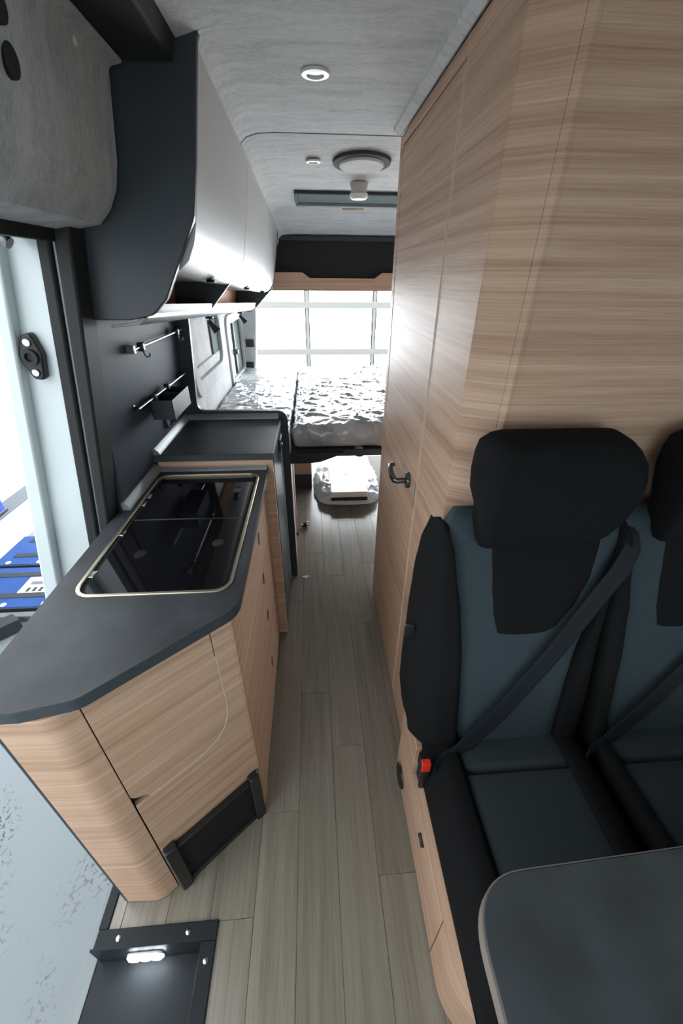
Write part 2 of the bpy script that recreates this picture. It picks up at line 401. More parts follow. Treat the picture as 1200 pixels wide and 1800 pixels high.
# rear end pillars
pil = struct(prism('wall_rear', [(-.64, -.06), (-.515, -.06), (-.505, .70), (-.487, .90), (-.452, 1.24), (-.44, 1.44), (-.42, 1.80), (-.64, 1.80)], 'y', 3.62, 3.70, 'felt_side', ang=60), 'grey pillar at the open tail doors')
for z, x in ((1.055, -.515), (.875, -.532)):
    box('catch', (x-.04, x+.028, 3.606, 3.622, z-.03, z+.03), 'black_plastic', pil, .004)
struct(box('wall_rear', (-.52, 1.24, 3.62, 3.70, 1.56, 1.86), 'charcoal_cloth'), 'roof crossmember above the open tail doors')
struct(boxes('wall_right', [(1.22, 1.27, -.35, 3.70, -.06, 2.0), (1.22, 1.27, -1.5, -.35, -.06, .80), (1.22, 1.27, -1.5, -.35, 1.55, 2.0)], 'felt_side'), 'right side wall of the van')
# cab behind the camera: header, lower front, left front wall beside the sliding door
struct(boxes('wall_front', [(-.75, 1.27, -1.55, -1.5, -.06, .70), (-.75, 1.27, -1.55, -1.5, 1.75, 2.0), (-.75, -.60, -1.55, -1.5, .70, 1.75), (1.12, 1.27, -1.55, -1.5, .70, 1.75)], 'felt_dark'), 'front bulkhead of the cab around the windscreen opening')
struct(boxes('wall_left', [(-.66, -.61, -1.5, -.42, -.06, .80), (-.62, -.57, -1.5, -.42, 1.74, 1.95), (-.66, -.60, -.50, -.42, .80, 1.74)], 'felt_side'), 'left cab side beside the sliding door opening')

struct(box('window_3', (-.60, 1.12, -1.535, -1.525, .70, 1.75), 'tint_pane'), 'unseen cab windscreen, tint added to dim the front light')
struct(box('window_4', (1.24, 1.25, -1.5, -.35, .80, 1.55), 'tint_pane'), 'unseen right cab window, tint added to dim the daylight')
# ---- sliding door jamb: painted body, seals, alu strip (leaning with the body side)
JY = 1.05
def jamb(name, xa, za, xb, zb, xc, xd, y0, y1, mat, parent, bevel=.004, mid=0):
    # xa..xb at height za (top), xc..xd at height zb (bottom)
    n = 6; loops = []
    for i in range(n+1):
        t = i/n; z = lerp(za, zb, t); l = lerp(xa, xc, t)-mid*4*t*(1-t); r = lerp(xb, xd, t)-mid*4*t*(1-t)
        loops.append([(l, y0, z), (r, y0, z), (r, y1, z), (l, y1, z)])
    return loft(name, loops, mat, parent, bevel=bevel)
jam = thing('door_jamb', (-.70, 1.06, -.06), 'white painted body pillar with black rubber seals at the sliding door opening', 'door jamb'); jam['kind'] = 'structure'
def jx(t0, t1): return t0, t1
ZT, ZB = 1.66, -.06
def ext(xt, xb): # x at z=1.63 and z=.83 -> at ZT and ZB
    s = (xb-xt)/(.83-1.63); return xt+s*(ZT-1.63), xt+s*(.40-1.63)
ZB2 = .40
for nme, t0, t1, b0, b1, y0, y1, mt in (
        ('painted_pillar', -.640, -.565, -.815, -.705, 1.05, 1.12, 'van_paint'),
        ('pillar_flange', -.660, -.632, -.85, -.805, 1.02, 1.08, 'van_paint'),
        ('outer_seal', -.565, -.538, -.705, -.672, 1.035, 1.115, 'black_rubber'),
        ('alu_strip', -.538, -.529, -.672, -.664, 1.046, 1.115, 'strip_grey'),
        ('inner_seal', -.529, -.494, -.664, -.636, 1.035, 1.115, 'black_rubber')):
    a0, c0 = ext(t0, b0); a1, c1_ = ext(t1, b1)
    jamb(nme, a0, ZT, a1, ZB2, c0, c1_, y0, y1, mt, jam, .006 if 'seal' in nme or 'pillar' in nme else .002)
# filler between jamb and kitchen back panel
prism('jamb_cover', [(-.50, 1.64), (-.56, 1.44), (-.63, .90), (-.66, -.06), (-.80, -.06), (-.70, .9), (-.56, 1.64)], 'y', 1.09, 1.135, 'black_plastic', jam)
# striker plate
st = prism('door_striker', rpoly([(-.668, 1.425, .012), (-.645, 1.435, .02), (-.634, 1.385, .03), (-.648, 1.325, .02), (-.672, 1.33, .012), (-.690, 1.38, .03)]), 'y', 1.028, 1.05, 'black_plastic', jam, .004)
for x, z in ((-.656, 1.412), (-.660, 1.345)):
    lathe('bolt', [(.0, -.004), (.008, -.004), (.009, 0), (.0, .001)], (x, 1.027, z), (0, 1, 0), 'steel', st, 12)
lathe('socket', [(.018, 0), (.018, -.008), (.010, -.008), (.009, -.001), (0, -.001)], (-.660, 1.028, 1.380), (0, 1, 0), 'black_rubber', st, 16)
# door track bracket at the top of the pillar
tb = tube('roller_bracket', [(-.61, 1.0, 1.645), (-.62, 1.0, 1.615), (-.60, 1.0, 1.60)], .012, 'dark_chrome', jam)
# body skin outside the jamb, seen as white painted flank
sk = struct(prism('wall_left', [(-.66, 1.66), (-.70, 1.45), (-.80, .95), (-.85, .7), (-.87, -.30), (-.91, -.30), (-.89, .7), (-.84, .95), (-.74, 1.45), (-.70, 1.66)], 'y', 1.07, 3.70, 'van_paint', ang=60), 'white painted outer body side behind the sliding door')
# hold window 2 / window 1 bright: the skin stops below the windows (three pieces instead of one)
bpy.data.objects.remove(sk, do_unlink=True)
skin_lo = [(-.80, .84), (-.85, .7), (-.87, -.30), (-.91, -.30), (-.89, .7), (-.84, .84)]
skin_hi = [(-.66, 1.66), (-.70, 1.42), (-.74, 1.42), (-.70, 1.66)]
skin_all = [(-.66, 1.66), (-.70, 1.45), (-.80, .95), (-.85, .7), (-.87, -.30), (-.91, -.30), (-.89, .7), (-.84, .95), (-.74, 1.45), (-.70, 1.66)]
struct(prism('wall_left', skin_all, 'y', 1.08, 1.95, 'van_paint', ang=60), 'white painted outer body side behind the sliding door')
struct(prism('wall_left', skin_lo, 'y', 1.951, 3.70, 'van_paint', ang=60), 'lower white painted body side towards the tail')
# ---- felt panel above the sliding door with its black lower trim, dark roof beam
fp = [(-.337, 1.8925), (-.337, 1.885), (-.362, 1.880), (-.372, 1.82), (-.384, 1.745), (-.398, 1.70), (-.420, 1.665), (-.448, 1.640), (-.52, 1.628), (-.58, 1.64), (-.52, 1.86), (-.45, 1.8925), (-.40, 1.8925)]
dp = thing('door_header_panel', (-.46, .4, 1.63), 'grey felt headliner panel above the sliding door with punched holes', 'panel')
prism('felt_cover', rpoly([(a, b, .01) for a, b in fp], 3), 'y', -1.0, 1.082, 'felt_door', dp, ang=50)
for (yy, zz, xx) in ((.755, 1.830, -.3705), (.762, 1.784, -.378)):
    prism('punched_hole', [(yy+a*.85+b*.25, zz+b) for a, b in circ(0, 0, .019, 18)], 'x', xx-.008, xx+.0035, 'dark_gap', dp)
lathe('highlight_dot', [(0, .004), (.006, .003), (.007, 0), (0, 0)], (-.366, .955, 1.869), (1, 0, 0), 'white_plastic', dp, 12)  # white dot standing in for a small highlight on the felt
prism('lower_trim', [(-.525, 1.632), (-.600, 1.640), (-.600, 1.612), (-.530, 1.606)], 'y', -1.0, 1.10, 'black_plastic', dp, .003)
bm_ = thing('roof_beam', (-.29, .1, 1.89), 'black roof beam running forward from the overhead cabinet end', 'beam')
prism('beam_body', [(-.46, 1.8935), (-.246, 1.8935), (-.237, 1.928), (-.237, 1.985), (-.50, 1.985), (-.50, 1.93)], 'y', -1.0, 1.098, 'charcoal_cloth', bm_, .004)

# ================================================================== OVERHEAD CABINET
OY0, OY1 = 1.10, 3.30
def dzo(y): return -.052*(y-OY0)
ov = thing('overhead_cabinet', (-.4, 1.1, 1.45), 'long overhead cabinet with glossy grey doors and slate end panel above kitchen and bed', 'cabinet')
endp = rpoly([(-.195, 1.960), (-.198, 1.930), (-.232, 1.745), (-.252, 1.655, .05), (-.345, 1.497), (-.385, 1.462, .05), (-.44, 1.452), (-.57, 1.452), (-.555, 1.50), (-.47, 1.75), (-.40, 1.960)], 6)
prism('end_panel', endp, 'y', OY0, OY0+.018, 'anthracite', ov, .0025)
ring('end_panel_edge', endp, [(x*.998-.0006, z*.9995+.0006) for x, z in endp], 'y', OY0+.0185, OY0+.020, 'gloss_grey', ov)
# doors: front with rounded lower lip
dprof = [(-.206, 1.930), (-.236, 1.745), (-.254, 1.650), (-.266, 1.610), (-.284, 1.578), (-.306, 1.560), (-.335, 1.553), (-.40, 1.556)]
def door_panel(y0, y1):
    loops = []
    n = 6
    for i in range(n+1):
        y = lerp(y0, y1, i/n); e = 0
        l = [(x-e, y, z+dzo(y)) for x, z in dprof]; l += [(x-.016, y, z+dzo(y)+.012) for x, z in dprof[::-1]]
        loops.append(l)
    return loft('cabinet_door', loops, 'gloss_grey', ov, ang=40, bevel=.002)
d_edges = [OY0+.022, 1.852, 2.60, 3.285]
for a, b in ((OY0+.022, 1.846), (1.850, 2.70), (2.703, 3.27)):
    d = door_panel(a, b)
    ymid = (a+b)/2
    prism('finger_latch', [(ymid-.03, 1.548+dzo(ymid)), (ymid+.03, 1.548+dzo(ymid)), (ymid+.02, 1.556+dzo(ymid)), (ymid-.02, 1.556+dzo(ymid))], 'x', -.325, -.30, 'black_plastic', d)
# inner box: bottom of cabinet box, open shelf with wood back and lip
def along(name, prof, y0, y1, mat, bevel=0, ang=40):
    n = 4; loops = [[(x, lerp(y0, y1, i/n), z+dzo(lerp(y0, y1, i/n))) for x, z in prof] for i in range(n+1)]
    return loft(name, loops, mat, ov, bevel=bevel, ang=ang)
along('cabinet_floor', [(-.33, 1.574), (-.57, 1.574), (-.57, 1.562), (-.33, 1.562)], OY0+.02, 3.28, 'gloss_grey')
along('shelf_back', [(-.535, 1.562), (-.545, 1.562), (-.56, 1.47), (-.55, 1.47)], OY0+.02, 3.28, 'shelf_orange')
along('shelf_board', [(-.405, 1.470), (-.56, 1.470), (-.56, 1.456), (-.405, 1.456)], OY0+.02, 3.28, 'shelf_orange')
along('shelf_lip', [(-.400, 1.482), (-.407, 1.482), (-.416, 1.462), (-.436, 1.448), (-.50, 1.440), (-.50, 1.434), (-.43, 1.440), (-.408, 1.455)], OY0+.02, 3.30, 'lip_grey', .0015)
along('shelf_edge', [(-.398, 1.487), (-.409, 1.487), (-.409, 1.481), (-.398, 1.481)], OY0+.02, 3.30, 'wood_edge')
for yy in (3.28,):
    z0 = dzo(yy)
    prism('cabinet_partition', [(-.205, 1.92+z0), (-.25, 1.66+z0), (-.275, 1.575+z0), (-.40, 1.455+z0), (-.44, 1.43+z0), (-.58, 1.43+z0), (-.58, 1.92+z0)], 'y', yy, yy+.02, 'anthracite', ov, .002)

# ---- partition between kitchen and bed: dark panel with rounded cut-out
zp = dzo(1.85)
outl = [(-.126, 0, 0), (-.126, 1.003, .05), (-.45, 1.005, .02), (-.538, 1.005, .11), (-.505, 1.418, .06), (-.45, 1.418, .02), (-.41, 1.424, .02), (-.300, 1.540, .01), (-.30, 1.60, 0), (-.56, 1.60, 0), (-.585, 1.40, 0), (-.628, .95, 0), (-.60, 0, 0)]
part = tag(prism('partition_panel', rpoly(outl, 8), 'y', 1.845, 1.868, 'anthracite', None, .002), 'slate partition panel with rounded cut-out between fridge unit and bed', 'panel')
rp = rpoly(outl, 8)
ring('edge_band', [(x+.0006, z) for x, z in rp], [(x-.0012, z) for x, z in rp], 'y', 1.8435, 1.8452, 'wall_panel_dark', part)

# ================================================================== KITCHEN UNIT
KX, KXB = -.201, -.582
A = Vector((-.201, .653)); B = Vector((-.439, .457)); tdir = (B-A).normalized(); nout = Vector((-tdir.y, tdir.x))
if nout.y > 0: nout = -nout
kit = thing('kitchen_unit', (-.40, .95, 0), 'wooden kitchen unit with drawers, angled flap and rounded end by the door', 'cabinet')
# rounded corner from B to the end
curve = rpoly([(B.x, B.y), (-.475, .4275, .075), (-.573, .430)], 12)
curve = curve[:-1]+[(-.573, .431)]
ZTOP = .887
def ribbon(name, pts, z0, z1, th, mat, parent, bevel=0):
    """vertical curved board following pts (outer line), thickness th inwards"""
    P = [Vector(p) for p in pts]; inner = []
    for i, p in enumerate(P):
        t = (P[min(i+1, len(P)-1)]-P[max(i-1, 0)]).normalized(); n = Vector((-t.y, t.x))
        if n.dot(Vector((-.35, .95))-p) < 0: n = -n
        inner.append(p+n*th)
    loop = [tuple(p) for p in P]+[tuple(p) for p in inner[::-1]]
    return prism(name, loop, 'z', z0, z1, mat, parent, bevel, ang=30)
ribbon('rounded_end_panel', curve, .004, ZTOP, .016, 'wood', kit, .001)
box('end_edge_strip', (-.5815, -.5735, .432, 1.40, .004, ZTOP), 'anthracite', kit, .002)
# carcass behind fronts
prism('carcass', [(KX-.019, .66), (A.x-.012, A.y+.006), (B.x-.008, B.y+.022), (-.47, .455), (-.572, .452), (-.572, 1.395), (KX-.019, 1.395)], 'z', .004, ZTOP-.001, 'dark_gap', kit)
# angled front: build pieces in (u along chamfer, z) and push out along normal
def cham(name, pts, th, mat, parent, off=0, bevel=.001):
    o1 = [tuple((A+tdir*u+nout*off).to_3d()+Vector((0, 0, z))) for u, z in pts]
    o2 = [tuple((A+tdir*u+nout*(off-th)).to_3d()+Vector((0, 0, z))) for u, z in pts]
    return loft(name, [o1, o2], mat, parent, bevel=bevel, ang=40)
LEN = (B-A).length
g = .002
flap_curve = [(.054, .62), (.058, .575), (.072, .540), (.095, .514), (.130, .500), (.170, .495)]
cham('flap_door', [(LEN-.002, .876)]+[(LEN-.002, .535), (LEN-.010, .522), (LEN-.03, .508), (LEN-.035, .497)]+[(u, z) for u, z in flap_curve[::-1]]+[(.054, .876)], .016, 'wood', kit)
band = [(u-.0002, z) for u, z in [(.054, .80)]+flap_curve]+[(LEN-.035, .4955), (LEN-.035, .4935)]+[(u-.0022, z-.0022) for u, z in flap_curve[::-1]]+[(.0518, .80)]
cham('flap_edge_band', band, .004, 'wood_groove', kit, off=.0004, bevel=0)
cham('top_rail', [(LEN-.004, .879), (.0, .879), (.0, ZTOP), (LEN-.004, ZTOP)], .016, 'wood', kit)
low = [(0.0, .878), (.052, .878), (.052, .62)]+[(u-g, z-g) for u, z in flap_curve[1:]]+[(LEN-.035, .493), (LEN-.003, .493), (LEN-.003, .004), (0, .004)]
cham('fixed_front', low, .016, 'wood', kit)
cham('finger_notch', [(LEN-.003, .540), (LEN-.003, .496), (LEN-.036, .496), (LEN-.03, .508), (LEN-.012, .52)], .004, 'black_plastic', kit, off=-.012, bevel=0)
# corner between chamfer and drawers, drawer column
ribbon('corner_post', [(KX, .715), (KX, .675), (-.202, .662), (-.205, .652), (A.x-.006, A.y-.006)], .004, ZTOP, .014, 'wood', kit)
dz = [(.667, ZTOP-.004), (.498, .664), (.300, .495), (.03, .297)]
holes = [.778, .601, .416, .19]
for (a, b), zh in zip(((.667, .883), (.03, .664)), (0, 0)):
    dr = box('drawer_front', (KX-.018, KX, .718, 1.398, a, b), 'wood', kit, .0012)
    if a > .5: hs = [.778]
    else: hs = [.601, .416, .19]
    for z in hs:
        yy = 1.12 if z > .3 else 1.085
        h = prism('finger_hole', rrect(yy-.013, yy+.013, z-.024, z+.024, .0125), 'x', KX-.002, KX+.0015, 'black_plastic', dr)
boxes('drawer_joint', [(KX-.0175, KX+.0008, .716, 1.398, .6630, .6668)], 'wood_groove', kit)
box('plinth', (KX-.03, KX-.012, .66, 1.398, .0, .03), 'anthracite', kit)
# heater grille in the angled front
gr = thing('heater_grille', tuple((A+tdir*.15).to_3d()), 'black ribbed heater outlet grille low on the angled wooden front', 'grille')
cham('grille_back', [(.03, .012), (.29, .012), (.29, .232), (.03, .232)], .006, 'black_plastic', gr, off=.006)
for u0, u1 in ((.014, .046), (.270, .302)):
    cham('end_bracket', [(u0, .0), (u1, .0), (u1, .252), (u0, .252)], .022, 'black_plastic', gr, off=.024, bevel=.004)
for i in range(26):
    z = .030+i*.0075
    cham('rib', [(.047, z), (.269, z), (.269, z+.0032), (.047, z+.0032)], .004, 'black_plastic', gr, off=.0115, bevel=0)
cham('grille_top', [(.047, .226), (.269, .226), (.269, .234), (.047, .234)], .012, 'black_plastic', gr, off=.018)
cham('grille_foot', [(.047, .006), (.269, .006), (.269, .026), (.047, .026)], .012, 'black_plastic', gr, off=.016)

# ---- worktop with cut-out for the glass unit
WT = .915
outer = rpoly([(-.183, 1.402), (-.183, .655, .07), (-.428, .447, .06), (-.52, .428, .06), (-.622, .428, .02), (-.617, 1.0), (-.605, 1.402)], 6)
wt = thing('kitchen_worktop', (-.4, .95, ZTOP), 'dark slate kitchen worktop with angled front end around the glass hob unit', 'worktop')
HX0, HX1, HY0, HY1 = -.570, -.206, .706, 1.350
from mathutils.geometry import tessellate_polygon
def plate_hole(name, outer, inner, z0, z1, mat, parent, bevel=0):
    polys = [[Vector((x, y, 0)) for x, y in outer], [Vector((x, y, 0)) for x, y in inner]]
    tri = tessellate_polygon(polys); pts = outer+inner; n = len(pts); V = [(x, y, z1) for x, y in pts]+[(x, y, z0) for x, y in pts]
    F = [tuple(t) for t in tri]+[tuple(i+n for i in t[::-1]) for t in tri]
    def side(s, m):
        for j in range(m):
            k = (j+1) % m; F.append((s+j, s+k, n+s+k, n+s+j))
    side(0, len(outer)); side(len(outer), len(inner))
    return link(name, V, F, mat, parent, bevel, True, ang=40)
hole = rrect(HX0+.008, HX1-.008, HY0+.008, HY1-.008, .035)
plate_hole('slab', outer, hole, ZTOP+.001, WT, 'anthracite_worktop', wt)
ob = [(x, y) for x, y in outer]
V_ = []
def offs(pts, d):
    out = []; m = len(pts); ar = sum(pts[i][0]*pts[(i+1) % m][1]-pts[(i+1) % m][0]*pts[i][1] for i in range(m)); sg = 1 if ar > 0 else -1
    for i in range(m):
        t = (Vector(pts[(i+1) % m])-Vector(pts[i-1])).normalized(); out.append((pts[i][0]+sg*t.y*d, pts[i][1]-sg*t.x*d))
    return out
ring('edge_band', offs(outer, .0012), offs(outer, -.0006), 'z', ZTOP+.0012, WT-.001, 'anthracite_edge', wt)
prism('wall_strip', [(-.606, WT), (-.578, WT), (-.582, WT+.012), (-.598, WT+.026), (-.606, WT+.026)], 'y', 1.10, 1.402, 'alu_dull', wt, .001)
prism('end_strip', [(1.378, WT), (1.403, WT), (1.403, WT+.011), (1.394, WT+.011), (1.384, WT+.005)], 'x', -.580, -.185, 'alu', wt, .001)

# ---- hob and sink combination with two glass lids
hob = thing('hob_sink_unit', (-.39, 1.03, WT), 'recessed hob and sink unit under two black glass lids in worktop', 'hob')
ring('trim_frame', rrect(HX0, HX1, HY0, HY1, .042), rrect(HX0+.0085, HX1-.0085, HY0+.0085, HY1-.0085, .036), 'z', WT-.012, WT+.0035, 'champagne', hob, .0015)
ring('inner_rim', rrect(HX0+.0086, HX1-.0086, HY0+.0086, HY1-.0086, .036), rrect(HX0+.016, HX1-.016, HY0+.014, HY1-.030, .03), 'z', WT-.014, WT-.004, 'dark_gap', hob)
box('rear_ledge', (HX0+.022, HX1-.022, HY1-.031, HY1-.010, WT-.010, WT-.002), 'ledge_grey', hob, .001)
prism('basin_floor', rrect(HX0+.0087, HX1-.0087, HY0+.0087, HY1-.0087, .036), 'z', WT-.026, WT-.016, 'dark_gap', hob)
ym = 1.040
lid1 = prism('glass_lid', rrect(HX0+.018, HX1-.016, HY0+.013, ym-.003, .03, rs=(.004, .004, .03, .03)), 'z', WT-.008, WT-.002, 'hob_glass', hob, .0012)
lid2 = prism('glass_lid', rrect(HX0+.018, HX1-.016, ym+.003, HY1-.032, .004), 'z', WT-.008, WT-.002, 'hob_glass', hob, .0012)
box('lid_gap_profile', (HX0+.018, HX1-.016, ym-.0028, ym+.0028, WT-.010, WT-.0025), 'dark_chrome', hob)
for yy, ld in ((.79, lid1), (.97, lid1), (1.14, lid2), (1.19, lid2)):
    box('hinge', (HX0+.010, HX0+.021, yy-.012, yy+.012, WT-.006, WT+.001), 'chrome', ld, .001)
for (xx, yy), ld in (((-.275, .91), lid1), ((-.47, .87), lid1), ((-.27, 1.22), lid2)):
    lathe('glass_knob_ring', [(.012, 0), (.016, 0), (.016, .0012), (.012, .0012)], (xx, yy, WT-.0022), (0, 0, 1), 'dark_chrome', ld, 20)

# ---- fridge unit
FX, FY0, FY1, FZ = -.163, 1.404, 1.843, .972
fr = thing('fridge_unit', (-.38, 1.62, 0), 'raised fridge unit with slate top and black door between worktop and partition', 'fridge cabinet')
box('wooden_side', (-.590, FX, FY0, FY0+.018, .004, FZ-.027), 'wood', fr, .0012)
box('carcass', (-.590, FX-.03, FY0+.019, FY1, .004, FZ-.028), 'dark_gap', fr)
fd = box('fridge_door', (FX-.03, FX+.002, FY0+.024, FY1-.012, .045, FZ-.032), 'fridge_black', fr, .004)
box('door_frame', (FX-.002, FX+.006, FY1-.075, FY1-.068, .045, FZ-.034), 'alu', fd)
lathe('door_latch', [(.0, 0), (.014, 0), (.014, .012), (.010, .016), (0, .016)], (FX+.002, 1.70, .885), (1, 0, 0), 'dark_chrome', fd, 16)
box('latch_housing', (FX+.001, FX+.012, 1.66, 1.75, .868, .925), 'black_plastic', fd, .003)
ft = prism('fridge_top', rpoly([(-.606, FY0-.003, .002), (FX+.006, FY0-.003, .004), (FX+.006, FY1, .002), (-.600, FY1, .002)]), 'z', FZ-.026, FZ, 'anthracite_worktop', fr, .0015)
ring('top_edge_band', [(-.606, FY0-.0042), (FX+.0072, FY0-.0042), (FX+.0072, FY1), (-.606, FY1)], [(-.60, FY0-.003), (FX+.006, FY0-.003), (FX+.006, FY1-.001), (-.60, FY1-.001)], 'z', FZ-.0255, FZ-.001, 'anthracite_edge', fr)
prism('wall_strip', [(-.604, FZ), (-.574, FZ), (-.578, FZ+.012), (-.592, FZ+.026), (-.604, FZ+.026)], 'y', FY0, FY1, 'alu_dull', fr, .001)
prism('back_strip', [(FY1-.026, FZ), (FY1, FZ), (FY1, FZ+.022), (FY1-.010, FZ+.022), (FY1-.022, FZ+.010)], 'x', -.58, FX-.004, 'alu_dull', fr, .001)

# ---- rails, hooks and hanging box on the back panel
def rail(y0, y1, z, label):
    xw = xwall(z); t = thing('hanging_rail', (xw, (y0+y1)/2, z), label, 'rail', 'hanging rails on the kitchen back panel')
    tube('bar', [(xw+.022, y0, z), (xw+.022, y1, z)], .0036, 'steel', t, 10)
    for yy in (y0+.012, y1-.02):
        lathe('wall_foot', [(.010, 0), (.010, .004), (.005, .006), (.005, .022), (0, .023)], (xw, yy, z), (1, 0, 0), 'dark_chrome', t, 14)
    return t, xw
r1_, xw1 = rail(1.318, 1.838, 1.352, 'upper steel hanging rail with two black hooks on slate panel')
box('end_plate', (xw1, xw1+.026, 1.310, 1.322, 1.340, 1.364), 'steel', r1_, .002)
for i, yy in enumerate((1.375, 1.755)):
    hk = thing('rail_hook', (xw1+.022, yy, 1.34), ('black rail hook nearest the sliding door', 'black rail hook nearest the partition panel')[i], 'hook', 'hooks on the upper rail')
    zr = 1.352
    box('clip', (xw1+.013, xw1+.033, yy-.011, yy+.011, zr-.013, zr+.013), 'black_plastic', hk, .004)
    tube('hook_wire', [(xw1+.028, yy, zr-.010), (xw1+.028, yy+.002, zr-.024), (xw1+.033, yy+.003, zr-.031), (xw1+.041, yy+.004, zr-.030), (xw1+.044, yy+.005, zr-.020)], .003, 'dark_chrome', hk)
r2_, xw2 = rail(1.290, 1.838, 1.178, 'lower dark hanging rail carrying the small utensil box')
bxr = thing('utensil_box', (xw2+.05, 1.52, 1.09), 'small black utensil box with divider hanging from the lower rail', 'box')
bx0, bx1, by0, by1, bz0, bz1 = xw2+.016, xw2+.092, 1.400, 1.610, 1.110, 1.175
box('back_wall', (bx0, bx0+.003, by0, by1, bz0, bz1), 'black_plastic', bxr)
box('front_wall', (bx1-.003, bx1, by0, by1, bz0, bz1), 'anthracite', bxr, .001)
box('side_wall', (bx0, bx1, by0, by0+.003, bz0, bz1), 'anthracite', bxr, .001)
box('side_wall', (bx0, bx1, by1-.003, by1, bz0, bz1), 'anthracite', bxr, .001)
box('bottom', (bx0, bx1, by0, by1, bz0-.002, bz0+.001), 'black_plastic', bxr)
box('divider', (bx0, bx1-.003, 1.530, 1.533, bz0, bz1-.004), 'wall_panel_dark', bxr)
for yy in (1.43, 1.58):
    box('hanger_clip', (xw2+.012, xw2+.032, yy-.010, yy+.010, 1.166, 1.190), 'black_plastic', bxr, .003)
# double socket under the box
so = thing('wall_socket', (xwall(1.05), 1.66, 1.05), 'pair of round grey wall sockets below the utensil box', 'socket')
for yy in (1.60, 1.69):
    lathe('socket_face', [(.034, 0), (.034, .010), (.030, .014), (.026, .008), (0, .006)], (xwall(1.045)-.002, yy, 1.045), (1, 0, 0), 'wall_panel_dark', so, 22)

# ---- reading spots under the shelf
for i, yy in enumerate((2.03, 2.92)):
    zz = 1.434+dzo(yy)-.0005; xx = -.462
    s = thing('reading_spot', (xx, yy, zz), ('black swivel reading spot nearest the partition under the shelf', 'black swivel reading spot nearest the tail under the shelf')[i], 'spotlight', 'reading spots under the shelf')
    box('mount', (xx-.016, xx+.016, yy-.018, yy+.018, zz-.008, zz), 'black_plastic', s, .003)
    tube('stem', [(xx, yy, zz-.008), (xx, yy, zz-.024)], .004, 'black_plastic', s)
    ax = (.55, .15, -.8)
    lathe('lamp_head', [(.0, -.010), (.010, -.008), (.012, .012), (.019, .044), (.017, .044), (.010, .016), (0, .016)], (xx, yy, zz-.026), ax, 'black_plastic', s, 16)

# ================================================================== WASHROOM
wash = thing('washroom', (.75, 1.2, 0), 'tall wooden washroom box with angled corner on the right of the aisle', 'cubicle')
WX = .306
box('door_post', (WX, WX+.03, .795, 1.047, .004, 1.932), 'wood', wash, .001)
box('far_post', (WX, WX+.03, 1.640, 1.691, .004, 1.932), 'wood', wash, .003)
box('door_head', (WX, WX+.03, 1.047, 1.64, 1.905, 1.932), 'wood', wash, .0005)
wd = box('washroom_door', (WX+.001, WX+.029, 1.0535, 1.6375, .008, 1.8995), 'wood', wash, .0008)
box('edge_band', (WX-.0008, WX+.001, 1.0538, 1.0565, .01, 1.895), 'wood_groove', wd)
box('edge_band', (WX-.0008, WX+.001, 1.0425, 1.0452, .01, 1.93), 'wood_groove', wash)
box('dark_reveal', (WX+.012, WX+.03, 1.046, 1.64, .006, 1.906), 'dark_gap', wash)
lt = box('latch_slot', (WX-.0012, WX+.002, 1.0575, 1.0605, .918, 1.008), 'dark_gap', wd)
lathe('handle_rose', [(0, 0), (.027, 0), (.027, .006), (.025, .011), (.012, .012), (0, .012)], (WX, 1.150, .972), (-1, 0, 0), 'dark_chrome', wd, 24)
hd = tube('door_handle', [(WX-.010, 1.150, .972), (WX-.038, 1.150, .970), (WX-.046, 1.158, .970), (WX-.050, 1.180, .974), (WX-.050, 1.215, .982), (WX-.047, 1.235, .988), (WX-.034, 1.240, .990)], .010, 'dark_chrome', wd, 12, radii=[.010, .010, .011, .010, .009, .009, .008])
C2 = Vector((.384, .75))
prism('angled_panel', [(WX, .7945), (C2.x-.012, C2.y+.0065), (C2.x, C2.y+.02), (WX+.03, .83)], 'z', .004, 1.945, 'wood', wash, .0008)
prism('corner_edge', rpoly([(C2.x-.0118, C2.y+.0062), (C2.x-.002, C2.y-.001, .004), (C2.x+.006, C2.y), (C2.x+.006, C2.y+.02), (C2.x, C2.y+.02)]), 'z', .004, 1.945, 'wood', wash)
box('front_panel', (C2.x+.0065, 1.215, C2.y+.001, C2.y+.022, .004, 1.945), 'wood', wash)
box('rear_panel', (WX+.03, 1.215, 1.67, 1.69, .004, 1.93), 'wood', wash)

# ================================================================== REAR: valance, blind cassette, bed
cas = thing('rear_blind_cassette', (.35, 3.45, 1.55), 'black fabric panel above the open tail doors', 'panel')
box('cloth', (-.42, 1.2, 3.44, 3.47, 1.47, 1.775), 'charcoal_cloth', cas)
box('top_rail', (-.42, 1.2, 3.42, 3.47, 1.762, 1.790), 'felt_dark', cas, .004)
vy = 3.40
val = tag(prism('wooden_valance', rpoly([(-.44, 1.448), (1.2, 1.448), (1.2, 1.567), (.54, 1.567, .01), (.485, 1.53, .01), (.0, 1.53, .01), (-.055, 1.567, .01), (-.44, 1.567)]), 'y', vy, vy+.02, 'wood', None, .0015), 'brown wooden valance board with notched top above the tail opening', 'valance')

